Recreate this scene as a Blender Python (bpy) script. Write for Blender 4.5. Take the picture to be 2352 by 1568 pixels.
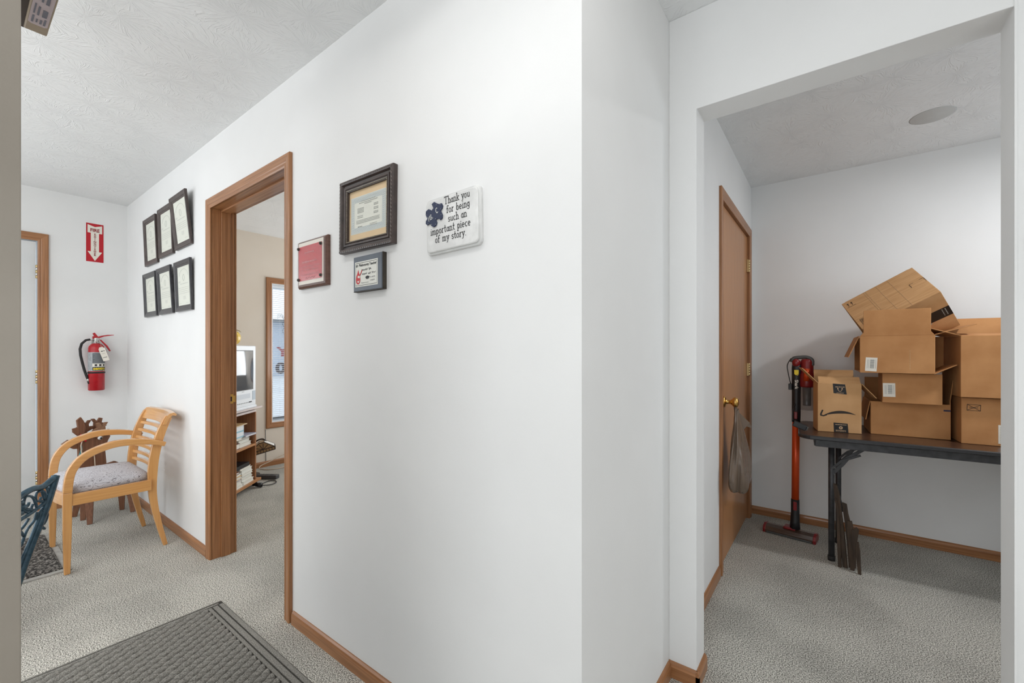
import bpy, math, random
from mathutils import Matrix, Vector, Euler
PI = math.pi
R = math.radians
C = bpy.context.scene.collection
for o in list(bpy.data.objects):
    bpy.data.objects.remove(o)

# ------------------------------------------------------------------ camera, world, lights
cam_d = bpy.data.cameras.new('camera'); cam_d.sensor_width = 36.0
cam_d.lens = 980.0 / 2352.0 * 36.0; cam_d.shift_y = 24.6 / 2352.0
cam_d.clip_start = 0.02; cam_d.clip_end = 200
cam = bpy.data.objects.new('camera', cam_d); C.objects.link(cam)
cam.location = (0, 0, 1.205); cam.rotation_euler = (PI / 2, 0, 0.644)
sc = bpy.context.scene; sc.camera = cam
sc.view_settings.view_transform = 'Standard'; sc.view_settings.look = 'None'
sc.view_settings.gamma = 1.0; sc.view_settings.exposure = 0.30
sc.view_settings.use_curve_mapping = False
wd = bpy.data.worlds.new('world'); sc.world = wd; wd.use_nodes = True
bg = wd.node_tree.nodes['Background']; bg.inputs[0].default_value = (0.86, 0.93, 1.0, 1); bg.inputs[1].default_value = 1.15

def area(name, loc, rot, sx, sy, power, col=(1, 1, 1), shape='RECTANGLE', spread=PI):
    l = bpy.data.lights.new(name, 'AREA'); l.shape = shape; l.size = sx; l.size_y = sy
    l.energy = power; l.color = col; l.spread = spread
    o = bpy.data.objects.new(name, l); C.objects.link(o); o.location = loc; o.rotation_euler = rot
    return o
# daylight coming through the shop windows in the south wall of the hall and the office window, plus added fill lights
area('window_daylight_west', (-4.75, -1.45, 1.30), (0, R(-100), 0), 1.6, 1.7, 19, (0.95, 0.98, 1.0))
area('window_daylight_left', (-3.4, -2.36, 1.20), (R(104), 0, 0), 2.4, 1.5, 4, (0.95, 0.98, 1.0))
area('window_daylight_right', (-0.7, -2.36, 1.20), (R(102), 0, R(14)), 1.5, 1.5, 17, (0.96, 0.985, 1.0))
area('hall_side_fill', (2.0, -0.6, 1.20), (0, R(103), 0), 1.6, 2.6, 19, (0.975, 0.985, 1.0))  # added fill for the side wall, no window on this side
area('office_daylight', (-3.6, 3.86, 1.50), (R(-106), 0, 0), 2.3, 1.4, 54, (0.93, 0.97, 1.0))
area('hall_ceiling_fill_left', (-2.5, -1.4, 1.75), (R(180), 0, 0), 0.6, 0.6, 29, (1.0, 0.99, 0.98))  # added fill aimed upward to brighten the ceiling, no real fixture
area('hall_ceiling_fill_right', (0.3, -0.9, 1.80), (R(180), 0, 0), 0.5, 0.5, 6, (1.0, 0.99, 0.98))  # second added ceiling fill, no fixture stands here
area('hall_overhead_fill', (-2.4, -1.5, 2.42), (0, 0, 0), 1.8, 0.6, 12, (1.0, 0.99, 0.98))  # added unseen fill for carpet and walls, not a real panel
area('hall_lamp', (-0.10, 0.70, 2.40), (0, 0, 0), 0.3, 0.3, 1.5, (1.0, 0.985, 0.97), 'DISK')
area('main_wall_fill', (-1.05, 0.28, 2.41), (R(-8), 0, 0), 1.1, 0.2, 4.6, (1.0, 0.99, 0.98))  # added fill lifting the main wall that the open door leaf shades
area('closet_lamp', (1.10, 2.74, 2.38), (0, 0, 0), 0.14, 0.14, 10.6, (0.98, 0.985, 1.0), 'DISK')
area('closet_side_daylight', (1.92, 2.6, 1.75), (0, R(104), 0), 0.9, 1.2, 8.5, (0.80, 0.91, 1.0))

# ------------------------------------------------------------------ materials
def lin(c):
    r = []
    for v in c[:3]:
        v /= 255.0
        r.append(v / 12.92 if v <= 0.04045 else ((v + 0.055) / 1.055) ** 2.4)
    return (r[0], r[1], r[2], 1)

def nm(name, col, rough=0.6, metal=0.0, spec=0.5):
    m = bpy.data.materials.new(name); m.use_nodes = True
    b = m.node_tree.nodes['Principled BSDF']
    b.inputs['Base Color'].default_value = lin(col); b.inputs['Roughness'].default_value = rough
    b.inputs['Metallic'].default_value = metal; b.inputs['Specular IOR Level'].default_value = spec
    return m, m.node_tree, b

def tex(m, nt, b, col1, col2, scale=(1, 1, 1), ns=10, detail=4, bump=0.0, dist=0.01, lo=0.35, hi=0.65, bscale=None, coord='Object'):
    tc = nt.nodes.new('ShaderNodeTexCoord'); mp = nt.nodes.new('ShaderNodeMapping')
    mp.inputs['Scale'].default_value = scale
    nt.links.new(tc.outputs[coord], mp.inputs[0])
    n = nt.nodes.new('ShaderNodeTexNoise'); n.inputs['Scale'].default_value = ns; n.inputs['Detail'].default_value = detail
    nt.links.new(mp.outputs[0], n.inputs['Vector'])
    cr = nt.nodes.new('ShaderNodeValToRGB'); cr.color_ramp.elements[0].position = lo; cr.color_ramp.elements[1].position = hi
    cr.color_ramp.elements[0].color = lin(col1); cr.color_ramp.elements[1].color = lin(col2)
    nt.links.new(n.outputs[0], cr.inputs[0]); nt.links.new(cr.outputs[0], b.inputs['Base Color'])
    if bump:
        bm = nt.nodes.new('ShaderNodeBump'); bm.inputs['Strength'].default_value = bump; bm.inputs['Distance'].default_value = dist
        if bscale:
            n2 = nt.nodes.new('ShaderNodeTexNoise'); n2.inputs['Scale'].default_value = bscale; n2.inputs['Detail'].default_value = 3
            nt.links.new(mp.outputs[0], n2.inputs['Vector']); nt.links.new(n2.outputs[0], bm.inputs['Height'])
        else:
            nt.links.new(n.outputs[0], bm.inputs['Height'])
        nt.links.new(bm.outputs[0], b.inputs['Normal'])
    return n

def mat_noise(name, c1, c2, rough=0.6, metal=0, ns=40, bump=0.1, dist=0.002, scale=(1, 1, 1), detail=4, spec=0.5, bscale=None, lo=0.35, hi=0.65):
    m, nt, b = nm(name, c1, rough, metal, spec)
    tex(m, nt, b, c1, c2, scale, ns, detail, bump, dist, lo, hi, bscale)
    return m

M = {}
M['wall'] = mat_noise('white_wall_paint', (231, 231, 230), (234, 234, 233), 0.62, 0, 3, 0.12, 0.0015, bscale=130, spec=0.3)
M['wall_office'] = mat_noise('cream_wall_paint', (226, 215, 201), (229, 219, 206), 0.7, 0, 3, 0.1, 0.0015, bscale=130, spec=0.3)

def wood(name, c1, c2, axis, rough=0.42, spec=0.45, f=1.0, coat=0.3):
    m, nt, b = nm(name, c1, rough, 0, spec)
    s = [130 * f, 130 * f, 130 * f]; s['XYZ'.index(axis)] = 3.2 * f
    tex(m, nt, b, c1, c2, tuple(s), 1.0, 6, 0.12, 0.001, 0.3, 0.72)
    b.inputs['Coat Weight'].default_value = coat; b.inputs['Coat Roughness'].default_value = 0.12
    return m
OAK1, OAK2 = (138, 91, 54), (176, 123, 80)
for ax in 'XYZ':
    M['oak' + ax] = wood('oak_trim_grain_' + ax.lower(), OAK1, OAK2, ax)
    M['mdoor' + ax] = wood('oak_door_veneer_' + ax.lower(), (168, 115, 70), (192, 136, 88), ax, 0.5)
    M['beech' + ax] = wood('beech_chair_wood_' + ax.lower(), (204, 146, 84), (218, 164, 100), ax, 0.3, coat=0.8)
    M['cart' + ax] = wood('cart_oak_laminate_' + ax.lower(), (143, 92, 54), (168, 112, 70), ax, 0.5)
    M['deer' + ax] = wood('brown_stained_plywood_' + ax.lower(), (104, 66, 44), (132, 88, 62), ax, 0.6, coat=0)
M['deer_edge'] = mat_noise('plywood_edge', (150, 112, 84), (120, 84, 60), 0.7, ns=60, scale=(1, 1, 6))
M['shadeply'] = mat_noise('shade_darkened_plywood', (56, 44, 34), (80, 63, 48), 0.7, ns=8, scale=(6, 6, 1), bump=0.15)  # under-table shade put into the plywood colour

# textured ceiling: slap brush strokes radiating from scattered centres
def ceiling_mat():
    m, nt, b = nm('slap_brush_ceiling', (235, 236, 236), 0.8, 0, 0.2)
    N = nt.nodes.new; L = nt.links.new
    tc = N('ShaderNodeTexCoord'); n0 = N('ShaderNodeTexNoise'); n0.inputs['Scale'].default_value = 7; n0.inputs['Detail'].default_value = 2
    L(tc.outputs['Object'], n0.inputs['Vector'])
    vs = N('ShaderNodeVectorMath'); vs.operation = 'SCALE'; vs.inputs[3].default_value = 0.10
    L(n0.outputs['Color'], vs.inputs[0])
    va = N('ShaderNodeVectorMath'); va.operation = 'ADD'; L(tc.outputs['Object'], va.inputs[0]); L(vs.outputs[0], va.inputs[1])
    vo = N('ShaderNodeTexVoronoi'); vo.voronoi_dimensions = '2D'; vo.inputs['Scale'].default_value = 5.0; L(va.outputs[0], vo.inputs['Vector'])
    sb = N('ShaderNodeVectorMath'); sb.operation = 'SUBTRACT'; L(va.outputs[0], sb.inputs[0]); L(vo.outputs['Position'], sb.inputs[1])
    sp = N('ShaderNodeSeparateXYZ'); L(sb.outputs[0], sp.inputs[0])
    at = N('ShaderNodeMath'); at.operation = 'ARCTAN2'; L(sp.outputs[1], at.inputs[0]); L(sp.outputs[0], at.inputs[1])
    ln = N('ShaderNodeVectorMath'); ln.operation = 'LENGTH'; L(sb.outputs[0], ln.inputs[0])
    cx = N('ShaderNodeCombineXYZ')
    m1 = N('ShaderNodeMath'); m1.operation = 'MULTIPLY'; m1.inputs[1].default_value = 9; L(at.outputs[0], m1.inputs[0])
    m2 = N('ShaderNodeMath'); m2.operation = 'MULTIPLY'; m2.inputs[1].default_value = 40; L(ln.outputs['Value'], m2.inputs[0])
    L(m1.outputs[0], cx.inputs[0]); L(m2.outputs[0], cx.inputs[1])
    va2 = N('ShaderNodeVectorMath'); va2.operation = 'ADD'; L(cx.outputs[0], va2.inputs[0]); L(vo.outputs['Position'], va2.inputs[1])
    n1 = N('ShaderNodeTexNoise'); n1.inputs['Scale'].default_value = 1.7; n1.inputs['Detail'].default_value = 3; n1.inputs['Roughness'].default_value = 0.55
    L(va2.outputs[0], n1.inputs['Vector'])
    cr = N('ShaderNodeValToRGB'); cr.color_ramp.elements[0].position = 0.52; cr.color_ramp.elements[1].position = 0.64
    L(n1.outputs[0], cr.inputs[0])
    bm = N('ShaderNodeBump'); bm.inputs['Strength'].default_value = 0.5; bm.inputs['Distance'].default_value = 0.003
    L(cr.outputs[0], bm.inputs['Height']); L(bm.outputs[0], b.inputs['Normal'])
    return m
M['ceiling'] = ceiling_mat()

def carpet_mat(name, ca, cb, soil):
    m, nt, b = nm(name, ca, 0.95, 0, 0.1)
    N = nt.nodes.new; L = nt.links.new
    tc = N('ShaderNodeTexCoord')
    n1 = N('ShaderNodeTexNoise'); n1.inputs['Scale'].default_value = 230; n1.inputs['Detail'].default_value = 2; L(tc.outputs['Object'], n1.inputs['Vector'])
    n2 = N('ShaderNodeTexNoise'); n2.inputs['Scale'].default_value = 2.1; n2.inputs['Detail'].default_value = 4; L(tc.outputs['Object'], n2.inputs['Vector'])
    cr = N('ShaderNodeValToRGB'); cr.color_ramp.elements[0].position = 0.40; cr.color_ramp.elements[1].position = 0.60
    cr.color_ramp.elements[0].color = lin(ca); cr.color_ramp.elements[1].color = lin(cb); L(n1.outputs[0], cr.inputs[0])
    c2 = N('ShaderNodeValToRGB'); c2.color_ramp.elements[0].position = 0.38; c2.color_ramp.elements[1].position = 0.56
    c2.color_ramp.elements[0].color = (soil, soil, soil, 1); c2.color_ramp.elements[1].color = (1, 1, 1, 1); L(n2.outputs[0], c2.inputs[0])
    mx = N('ShaderNodeMixRGB'); mx.blend_type = 'MULTIPLY'; mx.inputs[0].default_value = 1; L(cr.outputs[0], mx.inputs[1]); L(c2.outputs[0], mx.inputs[2])
    L(mx.outputs[0], b.inputs['Base Color'])
    bm = N('ShaderNodeBump'); bm.inputs['Strength'].default_value = 0.6; bm.inputs['Distance'].default_value = 0.005
    L(n1.outputs[0], bm.inputs['Height']); L(bm.outputs[0], b.inputs['Normal'])
    return m
M['carpet'] = carpet_mat('grey_loop_carpet', (112, 109, 102), (228, 225, 215), 0.80)
M['mat'] = mat_noise('ribbed_mat_fibre', (110, 108, 103), (158, 155, 148), 0.95, ns=260, bump=0.6, dist=0.003, spec=0.1)
M['matbase'] = mat_noise('dirty_shaded_groove_fibre', (66, 64, 60), (90, 88, 83), 0.95, ns=260, bump=0.5, dist=0.003, spec=0.1)  # groove dirt and groove shade both painted into the backing colour
M['darkmat'] = mat_noise('dark_coil_mat', (48, 46, 44), (178, 172, 164), 0.85, ns=95, bump=0.9, dist=0.006, spec=0.15, lo=0.46, hi=0.74)
M['matedge'] = mat_noise('rubber_mat_edge', (150, 148, 142), (168, 166, 160), 0.7, ns=30)
M['doorpaint'] = mat_noise('white_door_paint', (212, 214, 214), (218, 219, 219), 0.5, ns=4, bump=0.04, bscale=90)
M['steel_beige'] = mat_noise('taupe_door_paint', (146, 138, 127), (160, 152, 141), 0.6, ns=2.2, bump=0.12, dist=0.002, bscale=160)
M['closer'] = mat_noise('bronze_grey_enamel', (150, 134, 112), (158, 142, 120), 0.5, ns=20, bump=0.03)
M['brass'] = nm('polished_brass', (214, 170, 96), 0.25, 1.0)[0]
M['brass_dull'] = nm('satin_brass', (206, 182, 134), 0.4, 0.85)[0]
M['chrome'] = nm('chrome', (205, 203, 200), 0.22, 1.0)[0]
M['white'] = nm('white_plastic', (232, 236, 240), 0.4)[0]
M['whitepaint'] = mat_noise('distressed_white_paint', (234, 234, 232), (214, 214, 212), 0.55, ns=14, scale=(1, 1, 7), bump=0.05, lo=0.3, hi=0.5)
M['paper'] = nm('paper', (228, 228, 220), 0.6)[0]
M['cert'] = nm('certificate_paper', (222, 223, 212), 0.5)[0]
M['ink'] = nm('dark_print', (40, 40, 42), 0.6)[0]
M['greyink'] = nm('grey_print', (150, 152, 148), 0.6)[0]
M['inksoft'] = nm('soft_grey_print', (186, 188, 180), 0.6)[0]
M['blueink'] = nm('blue_border_print', (160, 180, 196), 0.6)[0]
M['frame'] = mat_noise('dark_umber_frame', (58, 48, 45), (74, 62, 58), 0.35, ns=30, bump=0.05)
M['frame_black'] = mat_noise('black_frame', (46, 45, 48), (58, 57, 60), 0.28, ns=30, bump=0.03)
M['frame_side'] = mat_noise('frame_side_brown', (48, 42, 34), (60, 52, 42), 0.6, ns=60)
M['beadgold'] = nm('antique_silver_bead', (176, 168, 152), 0.35, 0.6)[0]
M['matboard'] = nm('tan_mat_board', (224, 198, 160), 0.8)[0]
M['redplq'] = nm('red_plaque_face', (188, 38, 46), 0.2, 0, 0.7)[0]
M['greypaint'] = mat_noise('blue_grey_plaque', (76, 84, 94), (84, 92, 103), 0.4, ns=20, bump=0.03)
M['navy'] = nm('navy_paint', (38, 48, 76), 0.5)[0]
M['walnut'] = mat_noise('walnut_plaque', (92, 64, 54), (108, 78, 66), 0.4, ns=12, scale=(9, 9, 1), bump=0.05)
M['red'] = mat_noise('extinguisher_red', (168, 18, 30), (182, 28, 38), 0.3, ns=40, bump=0.02)
M['signred'] = nm('sign_red', (186, 12, 32), 0.45)[0]
M['signdark'] = nm('sign_dark_red_print', (140, 20, 34), 0.5)[0]
M['black'] = nm('black_plastic', (30, 30, 32), 0.45)[0]
M['rubber'] = nm('black_rubber', (38, 36, 36), 0.7)[0]
M['silver'] = mat_noise('silver_label', (176, 180, 182), (150, 154, 158), 0.35, ns=60, bump=0)
M['labelgrey'] = nm('label_grey', (92, 96, 100), 0.5)[0]
M['yellow'] = nm('yellow_print', (232, 204, 40), 0.5)[0]
M['teal'] = mat_noise('dark_teal_cast_iron', (40, 66, 80), (58, 86, 102), 0.22, ns=40, bump=0.15, dist=0.002, metal=0.2)
M['upholstery'] = None
M['cardboard'] = mat_noise('brown_cardboard', (178, 126, 80), (194, 142, 94), 0.8, ns=7, bump=0.14, dist=0.0015, bscale=120, spec=0.2)
M['cardboard2'] = mat_noise('pale_cardboard', (190, 146, 100), (206, 162, 116), 0.8, ns=7, bump=0.2, dist=0.002, scale=(1, 14, 1), spec=0.2)
M['carded'] = mat_noise('cardboard_edge', (206, 170, 128), (184, 146, 106), 0.85, ns=90, bump=0.1)
M['tapeblack'] = nm('black_parcel_tape', (30, 30, 32), 0.3)[0]
M['printblack'] = nm('carton_print', (46, 36, 30), 0.7)[0]
M['sky_print'] = nm('light_blue_print', (150, 196, 212), 0.4)[0]
M['label'] = nm('white_label', (232, 226, 214), 0.5)[0]
M['tablemetal'] = mat_noise('charcoal_table_metal', (56, 56, 58), (70, 70, 72), 0.45, ns=30, bump=0.05, metal=0.3)
M['tabletop'] = mat_noise('dark_walnut_laminate', (62, 42, 32), (84, 58, 44), 0.3, ns=6, scale=(1, 9, 1), bump=0.03)
M['orange'] = nm('orange_anodised_wand', (214, 78, 28), 0.3, 0.3)[0]
M['vacred'] = nm('dark_red_plastic', (128, 28, 30), 0.3)[0]
M['clear'] = None
M['yellowpumpkin'] = mat_noise('glazed_yellow_ceramic', (222, 178, 62), (240, 208, 96), 0.3, ns=9, bump=0.02)
M['leaf'] = mat_noise('dry_green_leaf', (142, 128, 60), (168, 150, 88), 0.7, ns=20)
M['screen'] = nm('crt_glass', (70, 76, 84), 0.08, 0, 1.0)[0]
M['slat'] = nm('white_blind_slat', (236, 240, 244), 0.5)[0]
M['amber'] = nm('amber_art_glass', (172, 140, 98), 0.3)[0]
M['cream'] = nm('glass_reflection', (238, 236, 230), 0.35)[0]  # bright reflection on the lamp shade painted as a white panel
M['leading'] = nm('dark_leading', (52, 38, 26), 0.5)[0]
M['tanpaper'] = nm('manila_paper', (214, 178, 128), 0.7)[0]
M['brownbook'] = nm('brown_book_cover', (120, 74, 60), 0.6)[0]
M['lilac'] = nm('lilac_booklet', (182, 182, 200), 0.6)[0]
M['darkgrey'] = nm('dark_grey_cover', (74, 74, 72), 0.5)[0]
M['redribbon'] = nm('red_ribbon', (198, 30, 44), 0.6)[0]
M['tealribbon'] = nm('aqua_ribbon', (96, 178, 190), 0.6)[0]
M['string'] = nm('cream_cord', (204, 186, 166), 0.8)[0]
M['outpave'] = mat_noise('pale_pavement', (206, 214, 222), (222, 228, 234), 0.9, ns=0.6, bump=0)
M['outwall'] = mat_noise('blue_grey_siding', (172, 184, 200), (184, 195, 210), 0.9, ns=0.5, bump=0)
M['glassred'] = nm('red_vinyl_lettering', (176, 96, 104), 0.6)[0]
M['glassgrey'] = nm('grey_vinyl_lettering', (96, 92, 98), 0.6)[0]

def uph():
    m, nt, b = nm('patterned_grey_upholstery', (190, 190, 196), 0.9, 0, 0.15)
    N = nt.nodes.new; L = nt.links.new
    tc = N('ShaderNodeTexCoord'); n = N('ShaderNodeTexNoise'); n.inputs['Scale'].default_value = 26; n.inputs['Detail'].default_value = 1
    L(tc.outputs['Object'], n.inputs['Vector'])
    w = N('ShaderNodeMath'); w.operation = 'PINGPONG'; w.inputs[1].default_value = 0.06; L(n.outputs[0], w.inputs[0])
    cr = N('ShaderNodeValToRGB'); cr.color_ramp.elements[0].position = 0.0; cr.color_ramp.elements[1].position = 0.014
    cr.color_ramp.elements[0].color = lin((104, 98, 102)); cr.color_ramp.elements[1].color = lin((198, 197, 202))
    L(w.outputs[0], cr.inputs[0]); L(cr.outputs[0], b.inputs['Base Color'])
    n2 = N('ShaderNodeTexNoise'); n2.inputs['Scale'].default_value = 300; L(tc.outputs['Object'], n2.inputs['Vector'])
    bm = N('ShaderNodeBump'); bm.inputs['Strength'].default_value = 0.4; bm.inputs['Distance'].default_value = 0.002
    L(n2.outputs[0], bm.inputs['Height']); L(bm.outputs[0], b.inputs['Normal'])
    return m
M['upholstery'] = uph()
def glassy(name, col, alpha, rough=0.1):
    m, nt, b = nm(name, col, rough); b.inputs['Alpha'].default_value = alpha
    return m
M['clear'] = glassy('smoky_clear_plastic', (120, 112, 108), 0.35)
M['bag'] = glassy('brown_carrier_bag_plastic', (116, 100, 86), 0.90, 0.22)
M['pane'] = glassy('window_glass', (225, 235, 240), 0.10, 0.02)
M['acrylic'] = glassy('clear_acrylic', (205, 215, 212), 0.35, 0.05)

# ------------------------------------------------------------------ mesh builder
I4 = Matrix.Identity(4)
def T(x, y, z): return Matrix.Translation((x, y, z))
def RX(a): return Matrix.Rotation(R(a), 4, 'X')
def RY(a): return Matrix.Rotation(R(a), 4, 'Y')
def RZ(a): return Matrix.Rotation(R(a), 4, 'Z')
def frameM(o, ux, uy):
    ux = Vector(ux).normalized(); uy = Vector(uy).normalized(); uz = ux.cross(uy)
    m = Matrix((ux, uy, uz)).transposed().to_4x4(); m.translation = Vector(o); return m

class MB:
    def __init__(s): s.v = []; s.f = []; s.fm = []; s.sm = []; s.m = 0; s.smooth = False
    def add(s, vs, fs, X=None):
        b = len(s.v)
        for p in vs:
            p = Vector(p); s.v.append((X @ p) if X else p)
        for f in fs:
            s.f.append([b + i for i in f]); s.fm.append(s.m); s.sm.append(s.smooth)
        return s
    def box(s, x0, x1, y0, y1, z0, z1, X=None):
        v = [(x0, y0, z0), (x1, y0, z0), (x1, y1, z0), (x0, y1, z0), (x0, y0, z1), (x1, y0, z1), (x1, y1, z1), (x0, y1, z1)]
        return s.add(v, [(0, 3, 2, 1), (4, 5, 6, 7), (0, 1, 5, 4), (1, 2, 6, 5), (2, 3, 7, 6), (3, 0, 4, 7)], X)
    def prism(s, poly, t0, t1, X=None):
        n = len(poly); v = [(p[0], p[1], t0) for p in poly] + [(p[0], p[1], t1) for p in poly]
        a = sum(poly[i][0] * poly[(i + 1) % n][1] - poly[(i + 1) % n][0] * poly[i][1] for i in range(n))
        f = [tuple(reversed(range(n))), tuple(range(n, 2 * n))] + [(i, (i + 1) % n, n + (i + 1) % n, n + i) for i in range(n)]
        if a < 0: f = [tuple(reversed(q)) for q in f]
        return s.add(v, f, X)
    def flat(s, poly, z, X=None):
        a = sum(poly[i][0] * poly[(i + 1) % len(poly)][1] - poly[(i + 1) % len(poly)][0] * poly[i][1] for i in range(len(poly)))
        r = list(range(len(poly)))
        return s.add([(p[0], p[1], z) for p in poly], [tuple(r if a > 0 else r[::-1])], X)
    def rings(s, rs, closed=True, caps=True, X=None):
        n = len(rs[0]); v = [p for r in rs for p in r]; f = []
        for k in range(len(rs) - 1):
            for i in range(n if closed else n - 1):
                j = (i + 1) % n
                f.append((k * n + i, k * n + j, (k + 1) * n + j, (k + 1) * n + i))
        if caps and closed:
            f.append(tuple(reversed(range(n)))); f.append(tuple(range((len(rs) - 1) * n, len(rs) * n)))
        return s.add(v, f, X)
    def tube(s, path, r, n=8, X=None, flatn=None, closed=False):
        P = [Vector(p) for p in path]; rs = []; k = len(P); up = None
        for i, p in enumerate(P):
            t = (P[(i + 1) % k] - P[i - 1]) if closed else (P[min(i + 1, k - 1)] - P[max(i - 1, 0)])
            t = t.normalized() if t.length > 1e-9 else Vector((0, 0, 1))
            if up is None:
                up = Vector((0, 0, 1)) if abs(t.z) < 0.9 else Vector((1, 0, 0))
            a = t.cross(up).normalized(); b = a.cross(t).normalized(); up = b
            ri = r[i] if isinstance(r, (list, tuple)) else r
            rs.append([p + a * math.cos(q) * ri + b * math.sin(q) * ri for q in [2 * PI * j / n for j in range(n)]])
        if closed: rs.append(rs[0])
        return s.rings(rs, caps=not closed, X=X)
    def sweep(s, path, w, h, side, X=None):
        # rectangular section: w (or list) in the bending plane, h along the unit vector side
        P = [Vector(p) for p in path]; sd = Vector(side).normalized(); rs = []; k = len(P)
        for i, p in enumerate(P):
            t = (P[min(i + 1, k - 1)] - P[max(i - 1, 0)]).normalized(); a = t.cross(sd).normalized()
            wi = (w[i] if isinstance(w, (list, tuple)) else w) / 2; hi = (h[i] if isinstance(h, (list, tuple)) else h) / 2
            rs.append([p + a * wi + sd * hi, p - a * wi + sd * hi, p - a * wi - sd * hi, p + a * wi - sd * hi])
        return s.rings(rs, X=X)
    def lathe(s, prof, n=24, X=None):
        rs = [[(r * math.cos(2 * PI * j / n), r * math.sin(2 * PI * j / n), z) for j in range(n)] for r, z in prof]
        return s.rings(rs, X=X)
    def cyl(s, p0, p1, r, n=16, X=None): return s.tube([p0, p1], r, n, X)
    def ball(s, c, r, n=12, X=None, sc=(1, 1, 1)):
        pr = [(max(1e-4, r * math.sin(PI * i / 8)), -r * math.cos(PI * i / 8)) for i in range(9)]
        return s.lathe(pr, n, (X or I4) @ T(*c) @ Matrix.Diagonal((*sc, 1)))
    def text(s, txt, size, X, align='LEFT', thick=0.0, sx=1.0, shear=0.0, bold=0.0, space=1.0):
        cu = bpy.data.curves.new('t', 'FONT'); cu.body = txt; cu.size = size; cu.align_x = align; cu.extrude = thick
        cu.resolution_u = 3; cu.shear = shear; cu.offset = bold; cu.space_character = space
        ob = bpy.data.objects.new('t', cu); me = bpy.data.meshes.new_from_object(ob)
        if len(me.vertices):
            v = [(p.co.x * sx, p.co.y, p.co.z) for p in me.vertices]; f = [tuple(q.vertices) for q in me.polygons]
            if sx < 0: f = [q[::-1] for q in f]
            s.add(v, f, X)
        bpy.data.objects.remove(ob); bpy.data.curves.remove(cu); bpy.data.meshes.remove(me)
        return s
    def mesh(s, name, mats, org=(0, 0, 0)):
        me = bpy.data.meshes.new(name); o = Vector(org)
        me.from_pydata([tuple(v - o) for v in s.v], [], s.f)
        for m in (mats if isinstance(mats, (list, tuple)) else [mats]): me.materials.append(m)
        for p, k, q in zip(me.polygons, s.fm, s.sm): p.material_index = k; p.use_smooth = q
        me.update(); return me

MADE = []
def put(name, mb, mats, parent=None, bevel=0.0, seg=2, world=False, struct=False, label=None, autos=False, solid=0, loc=None, subd=0):
    org = parent.matrix_basis.translation if (world and parent) else (0, 0, 0)
    ob = bpy.data.objects.new(name, mb.mesh(name, mats, org)); C.objects.link(ob)
    if parent: ob.parent = parent
    if loc: ob.location = loc
    if solid:
        md = ob.modifiers.new('solid', 'SOLIDIFY'); md.thickness = solid; md.offset = 0
    if bevel:
        md = ob.modifiers.new('bevel', 'BEVEL'); md.width = bevel; md.segments = seg; md.limit_method = 'ANGLE'; md.angle_limit = R(40)
    if subd:
        md = ob.modifiers.new('sub', 'SUBSURF'); md.levels = subd; md.render_levels = subd
    if struct: ob['kind'] = 'structure'
    if label: ob['label'] = label
    MADE.append(ob)
    return ob
def tag(o, label, cat, group=None, kind=None):
    o['label'] = label; o['category'] = cat
    if group: o['group'] = group
    if kind: o['kind'] = kind
    return o
def thing(name, label, cat, loc=(0, 0, 0), rot=(0, 0, 0), group=None):
    o = bpy.data.objects.new(name, None); C.objects.link(o); o.empty_display_size = 0.05
    o.location = loc; o.rotation_euler = rot
    return tag(o, label, cat, group)
def sroot(name, loc=(0, 0, 0), rot=(0, 0, 0)):
    o = bpy.data.objects.new(name, None); C.objects.link(o); o.location = loc; o.rotation_euler = rot; o['kind'] = 'structure'; return o
def copy_tree(o, parent=None):
    c = o.copy(); C.objects.link(c); c.parent = parent
    for ch in list(o.children): copy_tree(ch, c)
    return c

# ------------------------------------------------------------------ room dimensions
YM, YM2 = 0.935, 1.048          # wall with the certificates (hall side, office side)
XL = -4.78                      # left outer wall
XS = -0.489                     # wall running back from the outside corner
YO, YO2 = 1.63, 1.745           # wall with the cased opening to the closet
XO0, XO1, ZO = -0.392, 0.370, 2.083
YB = 3.648                      # closet back wall
H = 2.44
DX0, DX1, DZ = -2.882, -1.985, 2.040   # office doorway clear opening
ID0, ID1, IDZ = 2.570, 3.510, 2.046    # closet side door clear opening (along Y)
WY0, WY1, WZ0, WZ1 = 2.098, 2.98, 0.456, 1.940  # office window

def S(name, boxes, m, bevel=0):
    mb = MB()
    for b in boxes: mb.box(*b)
    return put(name, mb, m, struct=True, bevel=bevel)

S('floor', [(-5.0, 2.2, -2.6, 4.1, -0.12, 0)], M['carpet'])
S('ceiling', [(-5.0, 2.2, -2.6, 4.1, H, H + 0.12)], M['ceiling'])
# hall / office partition with doorway
mb = MB(); mb.box(XL, DX0 - 0.02, YM, YM2, 0, H); mb.box(DX1 + 0.02, XS, YM, YM2, 0, H); mb.box(DX0 - 0.02, DX1 + 0.02, YM, YM2, DZ + 0.02, H)
put('wall_back', mb, M['wall'], struct=True)
# thin lining gives the office side of that partition its cream paint
mb = MB(); mb.box(XL, DX0 - 0.02, YM2, YM2 + 0.006, 0, H); mb.box(DX1 + 0.02, XS - 0.113, YM2, YM2 + 0.006, 0, H); mb.box(DX0 - 0.02, DX1 + 0.02, YM2, YM2 + 0.006, DZ + 0.02, H)
put('wall_office_south', mb, M['wall_office'], struct=True)
# wall running back along Y, with the closet side door
mb = MB(); mb.box(XS - 0.113, XS, YM2, ID0 - 0.02, 0, H); mb.box(XS - 0.113, XS, ID1 + 0.02, YB + 0.1, 0, H); mb.box(XS - 0.113, XS, ID0 - 0.02, ID1 + 0.02, IDZ + 0.02, H)
put('wall_side', mb, M['wall'], struct=True)
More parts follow.
